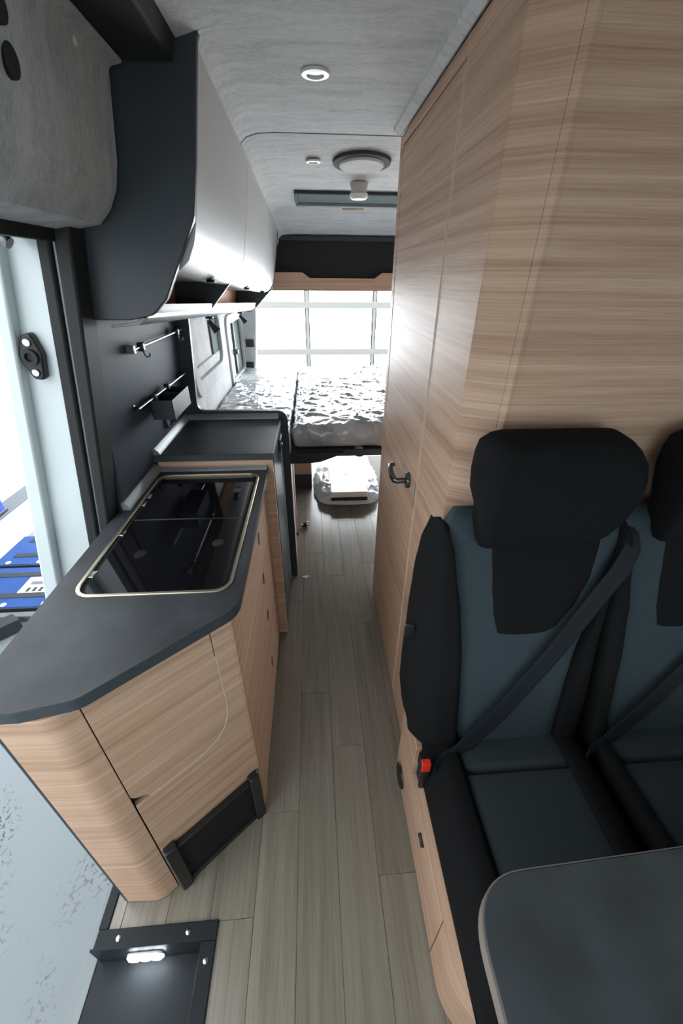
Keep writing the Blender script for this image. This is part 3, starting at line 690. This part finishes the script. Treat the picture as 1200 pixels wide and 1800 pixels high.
def wrinkled(name, x0, x1, y0, y1, z0, z1, nx, ny, mat, parent, amp, sd, edge=.05):
    """cushion block wrapped loosely in film: rounded box, sampled as a superellipsoid shell with creases"""
    V = []; F = []
    def pt(u, v, k):
        x = lerp(x0, x1, u); y = lerp(y0, y1, v)
        ex = min(1, min(u*(x1-x0), (1-u)*(x1-x0))/edge); ey = min(1, min(v*(y1-y0), (1-v)*(y1-y0))/edge)
        rd = math.sqrt(max(0, 1-(1-ex)**2))*math.sqrt(max(0, 1-(1-ey)**2))
        zm = (z0+z1)/2; h = (z1-z0)/2
        z = zm+(h if k == 0 else -h)*(.25+.75*rd) if True else 0
        p = Vector((x*1.0+sd, y*.7, z)); q = Vector((p.x*3.2+p.y*2.2, p.y*3.6-p.x*1.8, p.z*5))
        w = noise.noise(q*.9); d = .7*w
        for ca, sa, fr, st, wt in ((.94, .34, 7, 1.1, .8), (.5, .87, 9, 1.4, .7), (.77, -.64, 11, 2.0, .55), (.2, .98, 18, 3.0, .45), (.98, -.2, 22, 4.0, .4), (.7, .7, 34, 5, .22)):
            a_ = (x*ca+y*sa); b_ = (-x*sa+y*ca)
            a_ += (z-.8)*.9; nn = noise.noise(Vector((a_*fr+sd*3+.5*noise.noise(Vector((x*4, y*4, sd))), b_*st, z*4+fr)))
            d += wt*(max(0, 1-abs(nn)*5.5)**1.5-.25)
        d *= amp
        f = .3+.7*rd
        return (x+d*.8*(1-ex)*(1 if u > .5 else -1), y+d*1.0*(1-ey)*(1 if v > .5 else -1), z+(d if k == 0 else -abs(d)*.3)*f)
    return grid_solid(name, lambda u, v: pt(u, v, 0), lambda u, v: pt(u, v, 1), nx, ny, mat, parent, ang=180)
m1 = tag(wrinkled('mattress', -.575, -.1215, 1.90, 3.60, .752, .868, 60, 200, 'film_mattress', None, .009, 0, .014), 'long mattress wrapped in clear plastic beside the left window wall', 'mattress', 'plastic wrapped mattresses')
m2 = tag(wrinkled('mattress', -.1205, 1.20, 1.99, 3.60, .752, .880, 150, 180, 'film_mattress', None, .011, 4.3, .035), 'wide mattress wrapped in wrinkled clear plastic filling the tail', 'mattress', 'plastic wrapped mattresses')
bed = thing('bed_frame', (.3, 2.7, .68), 'dark bed frame under the plastic wrapped mattresses', 'bed frame')
box('slat_board', (-.575, 1.2, 2.02, 3.58, .700, .722), 'felt_dark', bed)
prism('side_bracket', [(-.30, .735), (.16, .735), (.10, .71), (.03, .685), (-.02, .678), (-.30, .678)], 'y', 1.96, 2.00, 'black_plastic', bed, .004)
box('front_rail', (-.57, 1.2, 2.00, 2.03, .700, .735), 'anthracite', bed, .004)
lathe('hinge_knob', [(0, 0), (.026, 0), (.026, .035), (.020, .045), (0, .045)], (.245, 2.03, .735), (0, -.1, -1), 'black_plastic', bed, 14)
# under-bed boxes
ub = thing('storage_cabinet', (-.35, 1.98, 0), 'wooden storage cabinet with door edge behind the slate partition', 'cabinet')
box('body', (-.575, -.146, 1.872, 2.09, .004, .676), 'wood', ub)
box('cabinet_door', (-.145, -.130, 1.875, 2.085, .02, .670), 'wood', ub, .002)
box('door_edge_profile', (-.129, -.124, 2.06, 2.085, .02, .670), 'alu', ub)
lathe('hinge', [(0, 0), (.010, 0), (.010, .014), (0, .014)], (-.130, 2.04, .17), (1, 0, 0), 'black_plastic', ub, 12)
wb = thing('wheel_arch_box', (-.3, 3.2, 0), 'brown wooden box over the wheel arch under the bed', 'box')
box('body', (-.575, -.035, 2.955, 3.60, .14, .695), 'bed_board', wb, .002)
box('plinth', (-.575, -.035, 2.965, 3.60, .0, .14), 'felt_dark', wb)

# wrapped cushion pack on the floor
bagt = thing('wrapped_cushion_pack', (.22, 2.9, 0), 'white cushion pack in crumpled clear plastic on the floor under the bed', 'package')
def bag_pt(u, v, k):
    a = 2*math.pi*u; ph = math.pi*(v-.5)
    def se(t, e): c = math.cos(t); return math.copysign(abs(c)**e, c)
    def ss(t, e): c = math.sin(t); return math.copysign(abs(c)**e, c)
    x = .25*se(ph, .5)*se(a, .45); y = .33*se(ph, .5)*ss(a, .45); z = .052*ss(ph, .6)
    q = Vector((x, y, z*1.5))*8
    d = .022*noise.noise(q)+.045*(.25-abs(noise.noise(q*1.6+Vector((3, 1, 7)))))+.022*(.25-abs(noise.noise(q*4)))
    n = Vector((x, y, z)).normalized()
    zz = max(.002, .055+z+d*(.35+.9*max(0, n.z)))
    flare = max(0, .05-zz)*1.2
    return (.240+x+d*n.x+flare*n.x+.014, 2.99+y+d*n.y+flare*n.y*1.2, zz)
nb = 130; V = []; F = []
for j in range(61):
    for i in range(nb): V.append(bag_pt(i/nb, j/60, 0))
for j in range(60):
    for i in range(nb): F.append((j*nb+i, j*nb+(i+1) % nb, (j+1)*nb+(i+1) % nb, (j+1)*nb+i))
link('film_wrap', V, F, 'film_bag', bagt, 0, True, ang=180)
prism('cushion', rrect(.105, .405, 2.655, 3.20, .03), 'z', .045, .118, 'white_plastic', bagt, .015)
box('front_shade', (.115, .395, 2.644, 2.654, .055, .082), 'black_plastic', bagt, .003)  # black strip painting the shade on the cushion's front face
# ================================================================== BENCH SEATS
sb = thing('seat_base', (.65, .45, 0), 'pale wooden bench base with flap and round vent along the aisle', 'seat base')
BX = .266
base_line = rpoly([(BX, .750), (BX, .185, .13), (.318, .122)], 10)
def board(name, pts, z0, z1, th, mat, parent, bevel=.001):
    P = [Vector(p) for p in pts]; inner = []
    for i, p in enumerate(P):
        t = (P[min(i+1, len(P)-1)]-P[max(i-1, 0)]).normalized(); n = Vector((-t.y, t.x))
        if n.x < 0: n = -n
        inner.append(p+n*th)
    return prism(name, [tuple(p) for p in P]+[tuple(p) for p in inner[::-1]], 'z', z0, z1, mat, parent, bevel, ang=30)
upper = [(.266, .748)]+base_line[1:]
board('upper_board', [(BX+.001, .56)]+[p for p in base_line[1:]], .262, .400, .016, 'wood', sb)
board('rear_board', [(BX, .748), (BX, .60)], .004, .395, .016, 'wood', sb)
board('flap', [(BX, .598), (BX, .279)], .008, .2535, .016, 'wood', sb)
board('curved_board', [(BX, .275)]+[p for p in base_line[1:]], .004, .2595, .016, 'wood', sb)
box('carcass', (BX+.017, 1.2, .30, .748, .004, .395), 'dark_gap', sb)
prism('carcass_front', [(.285, .30), (.285, .19), (.325, .135), (.40, .07), (1.2, .07), (1.2, .30)], 'z', .004, .395, 'dark_gap', sb)
lathe('round_vent', [(0, .010), (.032, .010), (.040, .006), (.042, 0), (0, 0)], (BX, .685, .058), (-1, 0, 0), 'black_plastic', sb, 24)
prism('flap_latch', [(.480, .165), (.464, .212), (.430, .212), (.446, .165)], 'x', BX-.0015, BX+.002, 'black_plastic', sb)
box('latch_inlay', (BX-.0022, BX-.0005, .448, .462, .180, .196), 'steel', sb)
struct_plate = box('floor_plate', (.34, .72, .0, .066, .002, .02), 'black_plastic', sb)

BB = Vector((.560, .478)); TT = Vector((.690, 1.125)); DD = TT-BB
nb_ = Vector((-DD.y, DD.x)).normalized()          # points to -y (towards the table)
def seat(dx, outerL, label, group):
    t = thing('bench_seat', (.45+dx, .40, .40), label, 'seat', group)
    tealL = [(-.05, .350), (.03, .350), (.19, .346), (.41, .340), (.63, .324), (.75, .308), (.87, .294), (.945, .276), (.985, .290), (1.02, .312)]
    tealR = [(-.05, .612), (.02, .612), (.10, .612), (.27, .616), (.43, .622), (.58, .638), (.75, .658), (.87, .664), (1.02, .664)]
    oL = outerL or [(-.05, .24), (.02, .236), (.14, .217), (.26, .208), (.37, .210), (.57, .219), (.76, .229), (.86, .240), (.91, .247), (.95, .258), (.985, .280), (1.02, .30)]
    oR = [(-.05, .678), (.02, .690), (.23, .694), (.5, .686), (.8, .676), (1.02, .672)]
    def surf(x, s, off):
        p = BB+DD*s+nb_*off; return (x+dx, p.x, p.y)
    def part(name, L, R, s0, s1, bulge, mat, base=0, nu=10, nv=24, roundL=0, roundR=0, back=.06, topr=.04, parent=t):
        def fr_(u, v):
            s = lerp(s0(u) if callable(s0) else s0, s1(u) if callable(s1) else s1, v); l, r = interp(L, s), interp(R, s)
            l += .0008; r -= .0008
            x = lerp(l, r, u); eu = min(1, min(u, 1-u)/.13); ev = min(1, min(v, 1-v)/topr)
            e = math.sqrt(max(0, 1-(1-eu)**2))*math.sqrt(max(0, 1-(1-ev)**2))
            o = base+bulge*e
            if roundL: o -= roundL*max(0, 1-u*1.6)**2.2
            if roundR: o -= roundR*max(0, u*1.6-.6)**2.2
            o -= max(0, s-.9)**2*2.0
            return surf(x, s, o)
        def bk_(u, v):
            s = lerp(s0(u) if callable(s0) else s0, s1(u) if callable(s1) else s1, v); x = lerp(interp(L, s)+.0008, interp(R, s)-.0008, u)
            return surf(x, s, -back+(.02 if s > .9 else 0))
        return grid_solid(name, fr_, bk_, nu, nv, mat, parent)
    top = 1.0
    part('side_bolster', oL, tealL, -.02, .955, .022, 'black_fabric', roundL=.07 if not outerL else .01, nu=12, base=.006, back=.075)
    part('backrest_panel', tealL, tealR, -.03, top, .010, 'teal_fabric', base=.004, nu=16)
    part('side_bolster', tealR, oR, -.02, .92, .020, 'black_fabric', roundR=.03, base=.003)
    insL = [(.5, .425), (.55, .412), (.60, .402), (.63, .396), (.75, .384), (.87, .374), (1.0, .366)]
    insR = [(.5, .500), (.53, .536), (.58, .562), (.66, .592), (.76, .612), (.87, .616), (1.0, .614)]
    part('shoulder_insert', insL, insR, lambda u: .535+.012*(2*u-1)**4, 1.005, .0035, 'black_fabric', base=.0140, back=.004, topr=.02, nu=14)
    # headrest: block with bulged front, wider towards the bottom of its sides
    hx0, hx1 = .324+dx, .640+dx
    hr = bpy.data.objects.new('headrest', None); hr = None
    loops = []
    prof = [(1.060, .662, .700, .020, .075), (1.064, .640, .710, .010, .055), (1.078, .624, .716, .002, .040), (1.100, .615, .716, -.002, .026), (1.140, .608, .712, -.004, .010), (1.185, .605, .708, -.004, .000), (1.220, .606, .718, -.004, .002), (1.255, .610, .724, .000, .012), (1.278, .617, .722, .004, .028), (1.292, .628, .716, .010, .042), (1.299, .642, .706, .020, .056), (1.301, .658, .692, .034, .072)]
    for z, yf, yb, il, ir in prof:
        loops.append([(x, y, z) for x, y in rpoly([(hx0+il, yf, .022), (hx1-ir-.012, yf+.003, .035), (hx1-ir, yb, .02), (hx0+il-(.010 if 1.15 < z < 1.28 else -.012 if z < 1.15 else 0), yb, .02)], 5)])
    h = loft('headrest', loops, 'black_fabric', t, ang=70)
    for xx in (.43+dx, .54+dx):
        tube('headrest_post', [(xx, .690, 1.075), (xx, .692, 1.02)], .006, 'dark_chrome', h)
    # cushion
    zt = .500
    def cush(name, x0, x1, y0, y1, bulge, mat, base=zt, rl=0, rr=0, z_bot=.400, nu=10):
        def f(u, v):
            x = lerp(x0, x1, u)+dx; y = lerp(y0, y1, v); eu = min(1, min(u, 1-u)/.14); ev = min(1, min(v, 1-v)/.05)
            e = math.sqrt(max(0, 1-(1-eu)**2))*math.sqrt(max(0, 1-(1-ev)**2))
            z = base+bulge*e-rl*max(0, 1-u*1.5)**2-rr*max(0, u*1.5-.5)**2-.05*max(0, 1-v*5)**2
            return (x, y, z)
        return grid_solid(name, f, lambda u, v: (lerp(x0, x1, u)+dx, lerp(y0, y1, v), z_bot), nu, 18, mat, t)
    lft = .258 if not outerL else .316
    cush('cushion_bolster', lft, .3475, .105, .560, .014, 'black_fabric', rl=.055 if not outerL else .01)
    cush('cushion_panel', .3485, .611, .105, .470, .004, 'teal_cushion', nu=14)
    cush('cushion_rear_panel', .3485, .611, .4705, .580, .004, 'teal_cushion', nu=14)
    cush('cushion_bolster', .612, .686, .105, .560, .010, 'black_fabric', rr=.03)
    # belt
    def bpnt(s, x, off): p = BB+DD*s+nb_*off; return Vector((x+dx, p.x, p.y))
    P = [bpnt(.93, .690, .006), bpnt(.87, .682, .028), bpnt(.80, .662, .036), bpnt(.45, .540, .036), bpnt(.20, .438, .036), bpnt(.04, .352, .040), Vector((.300+dx, .512, .500)), Vector((.272+dx, .490, .500))]
    loops = []
    for i, p in enumerate(P):
        tt = (P[min(i+1, len(P)-1)]-P[max(i-1, 0)]).normalized()
        n3 = Vector((0, nb_.x, nb_.y)); 
        w = tt.cross(n3).normalized(); n3 = w.cross(tt).normalized()
        hw = (.016, .021, .024, .024, .024, .022, .016, .010)[i]; prof_ = []
        for k, hgt in ((-1, 0), (-.7, .0018), (-.45, .0006), (-.1, .0022), (.2, .0006), (.5, .0020), (.8, .0006), (1, 0)): prof_.append(p+w*hw*k+n3*hgt)
        prof_ += [q-n3*.0022 for q in prof_[::-1]]
        loops.append(prof_)
    b1 = loft('seat_belt', loops, 'belt', t, ang=25)
    gd = prism('belt_guide', rpoly([(.648+dx, .690, .008), (.650+dx, .672, .006), (.705+dx, .672, .006), (.705+dx, .690, .008)]), 'z', .985, 1.052, 'black_plastic', t, .006)
    bz_ = 0 if not outerL else -.045
    bk = prism('buckle', rrect(.236+dx, .264+dx, .488, .510, .004), 'z', .448, .530+bz_, 'black_plastic', t, .003)
    box('release_button', (.238+dx, .260+dx, .4845, .500, .500+bz_, .5335+bz_), 'red_plastic', bk, .002)
    box('buckle_stalk', (.244+dx, .258+dx, .492, .506, .400, .450), 'black_plastic', t, .003)
    # pull tab at the side
    box('recline_tab', ((.202 if not outerL else .60)+dx, (.226 if not outerL else .613)+dx, .650, .656, .800, .835), 'black_plastic', t, .002)
    return t
seat(0, None, 'black and teal fabric bench seat nearest the aisle with red buckle', 'bench seats')
seat(.395, [(-.05, .318), (1.02, .262)], 'black and teal fabric bench seat farther from the aisle, cut by the right frame edge', 'bench seats')

# ================================================================== TABLE
tb_ = thing('dinette_table', (.6, .0, 0), 'dark slate dinette table with rounded corner in front of the bench', 'table')
TZ = .720
tp = rpoly([(.226, -.55, .09), (.226, .224, .095), (1.19, .262, .02), (1.19, -.55, .02)], 12)
prism('table_top', tp, 'z', TZ-.032, TZ, 'table_top', tb_, .002)
def shrink(pts, cx, cy, d):
    out = []
    for x, y in pts:
        v = Vector((x-cx, y-cy)); L_ = v.length; v *= (L_+d)/L_; out.append((cx+v.x, cy+v.y))
    return out
ring('edge_band', shrink(tp, .65, -.1, .0022), shrink(tp, .65, -.1, -.004), 'z', TZ-.0322, TZ-.0016, 'table_edge', tb_)
tube('table_leg', [(.62, -.1, .0), (.62, -.1, TZ-.032)], .032, 'steel', tb_, 20)
lathe('leg_foot', [(0, 0), (.11, 0), (.11, .012), (.04, .02), (0, .02)], (.62, -.1, 0), (0, 0, 1), 'dark_chrome', tb_, 24)

# ================================================================== ENTRY STEP
stp = thing('entry_step', (-.46, .1, -.1), 'black recessed entry step tray with glowing white lamp inside the door', 'step')
SY = .377
boxes('flange', [(-.630, -.306, .337, SY, -.002, .006), (-.346, -.306, -.45, .337, -.002, .006)], 'tray_black', stp, .002)
boxes('tray_wall', [(-.640, -.330, .337, .343, -.105, .0), (-.346, -.340, -.45, .337, -.105, .0)], 'tray_black', stp, .002)
prism('tray_floor', [(-.648, .340), (-.343, .340), (-.343, -.45), (-.648, -.45)], 'z', -.112, -.102, 'tray_black', stp, .001)
lp = prism('step_lamp', rrect(-.553, -.455, -.078, -.036, .016), 'y', .331, .3375, 'white_plastic', stp, .002)
for i in range(3):
    lathe('light_lens', [(0, .008), (.013, .007), (.019, .002), (.019, 0), (0, 0)], (-.534+.030*i, .331, -.057), (0, -1, 0), 'led', lp, 20)
for x, y in ((-.570, .357), (-.385, .357), (-.326, .300), (-.326, .10)):
    lathe('screw', [(0, .0025), (.004, .0025), (.0065, .001), (.0065, 0), (0, 0)], (x, y, .006), (0, 0, 1), 'steel', stp, 12)
trm = thing('floor_edge_trim', (-.615, .5, 0), 'black edge trim along the plank floor at the door opening', 'trim')
box('strip', (-.632, -.606, .3775, 1.05, -.06, .006), 'tray_black', trm, .002)
sill = thing('door_sill', (-.67, .3, -.2), 'silver aluminium sill strip outside the entry step', 'sill')
box('upper_strip', (-.668, -.650, -.45, .372, -.13, -.100), 'sill_grey', sill, .002)
box('lower_strip', (-.700, -.668, -.45, .60, -.19, -.130), 'sill_grey', sill, .003)
box('sill_skirt', (-.690, -.652, -.45, 1.05, -.33, -.190), 'sill_grey', sill, .002)

# ================================================================== CEILING FITTINGS
def downlight(x, y, r, lab):
    z = zc(y); t = thing('downlight', (x, y, z), lab, 'ceiling light', 'ceiling downlights')
    lathe('bezel', [(r*.62, .002), (r*.62, .006), (r*.96, .005), (r, .001), (r, -.001), (r*.62, -.001)], (x, y, z), (0, 0, -1), 'white_plastic', t, 28)
    lathe('diffuser', [(0, .0015), (r*.62, .0015), (r*.62, -.001), (0, -.001)], (x, y, z), (0, 0, -1), 'sticker_white', t, 28)
downlight(.026, 1.299, .033, 'round white ceiling downlight nearest the front')
downlight(.026, 2.008, .029, 'small round white ceiling downlight nearest the bed')
vz = zc(2.0)
vt = thing('round_roof_vent', (.214, 2.0, vz), 'large round felt covered roof vent with dark rim in the ceiling', 'vent')
nv = Vector((0, -.07, -1)).normalized()
lathe('rim', [(.088, .001), (.092, .010), (.112, .008), (.114, 0), (.088, -.002)], (.214, 2.0, vz), nv, 'felt_dark', vt, 40)
lathe('cover', [(0, .018), (.084, .017), (.089, .012), (.089, .002), (0, .002)], (.214, 2.0, vz), nv, 'felt_grey', vt, 40)
sz = zc(2.30)
sd = thing('smoke_alarm', (.236, 2.30, sz), 'small round white smoke alarm hanging under the ceiling before the hatch', 'smoke alarm')
lathe('body', [(0, 0), (.040, 0), (.040, .012), (.036, .018), (.036, .036), (.042, .040)], (.236, 2.30, sz+.004), (0, 0, -1), 'gloss_grey', sd, 28)
lathe('cap', [(.042, .041), (.042, .052), (.034, .060), (0, .063)], (.236, 2.30, sz+.004), (0, 0, -1), 'white_plastic', sd, 28)
ht = thing('roof_hatch', (.4, 2.57, zc(2.57)), 'grey framed roof hatch blind set into the sloping ceiling', 'roof hatch')
def on_ceiling(name, x0, x1, y0, y1, d0_, d1_, mat, parent, bevel=.003):
    V = [(x, y, zc(y)-d) for d in (d0_, d1_) for x, y in ((x0, y0), (x1, y0), (x1, y1), (x0, y1))]
    return link(name, V, BOXF, mat, parent, bevel)
on_ceiling('hatch_frame', -.065, .86, 2.44, 2.46, -.004, .010, 'felt_dark', ht)
on_ceiling('hatch_frame', -.065, -.050, 2.46, 2.68, -.004, .010, 'hatch_grey', ht)
on_ceiling('hatch_blind', -.050, .86, 2.46, 2.66, -.004, .004, 'hatch_grey', ht)
on_ceiling('blind_rail', -.060, .86, 2.655, 2.69, -.004, .016, 'rail_grey', ht)
on_ceiling('hatch_frame', -.065, .86, 2.69, 2.715, -.004, .006, 'felt_dark', ht)
hh = tag(on_ceiling('hatch_handle', .192, .315, 2.765, 2.782, -.002, .010, 'wood_edge', None), 'thin brown pull handle in the ceiling behind the roof hatch', 'handle')

# ================================================================== SMALL THINGS ON THE FLOOR
la = thing('floor_latch', (-.09, 2.385, 0), 'small chrome and black latch on the floor beside the storage cabinet', 'latch')
lathe('roller', [(0, -.028), (.014, -.028), (.016, -.02), (.012, -.012), (.012, .012), (.016, .02), (.014, .028), (0, .028)], (-.09, 2.385, .022), (1, .2, 0), 'chrome', la, 16)
box('body', (-.106, -.074, 2.372, 2.398, .001, .036), 'black_plastic', la, .004)
sc_ = tag(prism('paper_scrap', [(-.104, 1.832), (-.075, 1.812), (-.052, 1.832), (-.068, 1.840)], 'z', .0005, .0025, 'blue_scrap'), 'tiny pale blue scrap lying on the floor by the partition', 'scrap')

# ================================================================== OUTSIDE: workshop hall
GZ = -.55
struct(box('ground', (-9, 9, -8, 14, GZ-.1, GZ), 'hall_floor'), 'pale grey hall floor with worn flaked patches outside the van')
hw = struct(box('wall_left', (-3.05, -2.93, -6, 5.9, GZ, 2.0), 'hall_white'), 'white panelled hall wall seen through the sliding door')
for i in range(24):
    box('panel_rib', (-2.93, -2.924, -5.8+i*.48, -5.788+i*.48, -.27, 2.0), 'hall_white', hw)
bench = thing('hall_ledge', (-2.8, 2, GZ), 'white low plinth with grey top along the hall wall', 'ledge')
box('top', (-2.922, -2.75, -4, 5.85, -.305, -.285), 'hall_grey', bench, .004)
prism('front', [(-2.922, GZ), (-2.69, GZ), (-2.752, -.306), (-2.922, -.306)], 'y', -4, 5.85, 'hall_white', bench)
# blue folding boards
def board_blue(x0, x1, y0, y1, label, strips, z=GZ):
    t = thing('folding_board', ((x0+x1)/2, (y0+y1)/2, z), label, 'board', 'blue folding boards on the hall floor')
    box('deck', (x0, x1, y0, y1, z+.003, z+.06), 'blue_board', t, .006)
    for a in strips:
        box('grip_strip', (x0+.10, x1-.14, y0+a, y0+a+.05, z+.06, z+.063), 'board_strip', t)
    box('end_cap', (x0, x1, y0-.012, y0-.001, z+.004, z+.058), 'board_strip', t, .003)
    for xx in (lerp(x0, x1, .15), lerp(x0, x1, .5), lerp(x0, x1, .85)):
        lathe('rivet', [(0, .006), (.016, .005), (.02, 0), (0, 0)], (xx, y0+.03, z+.06), (0, 0, 1), 'alu', t, 12)
    return t
b1_ = board_blue(-2.66, -1.86, 2.20, 2.66, 'blue folding board with grip strips and a white notice sticker', (.10, .34))
stk = prism('notice_sticker', [(-2.24, 2.33), (-1.96, 2.33), (-1.96, 2.53), (-2.24, 2.53)], 'z', GZ+.0603, GZ+.0615, 'sticker_white', b1_)
for i in range(5):
    box('sticker_mark', (-2.19+i*.045, -2.165+i*.045, 2.36, 2.41, GZ+.0616, GZ+.062), 'board_strip', stk)
box('sticker_line', (-2.20, -2.00, 2.44, 2.48, GZ+.0616, GZ+.062), 'hall_grey', stk)
board_blue(-2.64, -1.95, 2.70, 3.12, 'blue folding board farthest from the van, nearest the white plinth', (.10, .32))
stl = thing('grey_bar', (-2.2, 1.95, GZ), 'grey square steel bar lying beside the blue boards', 'bar')
box('tube', (-2.66, -1.90, 2.115, 2.165, GZ+.003, GZ+.05), 'hall_grey', stl, .006)
bar2 = tag(prism('dark_rail', [(-2.60, 1.63), (-2.52, 1.57), (-2.02, 2.04), (-2.10, 2.10)], 'z', GZ+.003, GZ+.10, 'board_strip', None, .004), 'dark steel rail lying on the hall floor close to the van', 'rail')
# blue machine on the ledge at the left frame edge
mc = thing('blue_charger', (-2.84, 3.1, -.285), 'blue and black portable machine standing on the grey ledge', 'machine')
prism('housing', rpoly([(2.97, -.262, .015), (3.225, -.262, .015), (3.225, -.15, .05), (3.12, -.075, .05), (2.97, -.11, .03)]), 'x', -2.905, -2.775, 'blue_tool', mc, .008)
tube('carry_handle', [(-2.84, 2.98, -.12), (-2.84, 3.03, -.04), (-2.84, 3.14, -.035), (-2.84, 3.225, -.15)], .012, 'black_plastic', mc, 10)
box('grille_foot', (-2.910, -2.765, 2.955, 3.24, -.284, -.255), 'black_plastic', mc, .005)
lathe('dial', [(0, .012), (.028, .010), (.032, 0), (0, 0)], (-2.775, 3.10, -.18), (1, 0, 0), 'black_plastic', mc, 16)
tube('cable', [(-2.768, 3.0, -.270), (-2.760, 2.95, -.278), (-2.775, 2.85, -.278), (-2.80, 2.6, -.278), (-2.79, 2.3, -.278)], .006, 'black_rubber', mc)
# sectional hall door behind the open tail, rows of panes that glow in place of daylight, pale frames
GD = 6.0
gd = thing('hall_door', (.5, GD, GZ), 'glazed sectional hall door with pale frames beyond the open tail', 'hall door'); 
rows = [(-.55, -.05), (.01, .575), (.650, 1.165), (1.24, 1.76), (1.83, 2.35), (2.42, 2.95)]
colx = [-.052+.919*k for k in range(-4, 6)]
for i, zz in enumerate([-.02, .612, 1.203, 1.795, 2.385, 3.0, GZ+.03]):
    box('rail', (colx[0]-.05, colx[-1]+.05, GD-.02, GD+.04, zz-.040, zz+.040), 'garage_frame', gd, .004)
for xx in colx:
    for z0, z1 in rows:
        mu = box('mullion', (xx-.018, xx+.018, GD-.012, GD+.03, z0-.02, z1+.02), 'garage_frame', gd)
        boxes('gasket', [(xx-.032, xx-.0185, GD-.010, GD+.02, z0-.005, z1+.005), (xx+.0185, xx+.032, GD-.010, GD+.02, z0-.005, z1+.005)], 'board_strip', mu)
for xa, xb in zip(colx, colx[1:]):
    for z0, z1 in rows:
        box('pane', (xa+.032, xb-.032, GD+.005, GD+.009, z0, z1), 'lit_pane', gd)
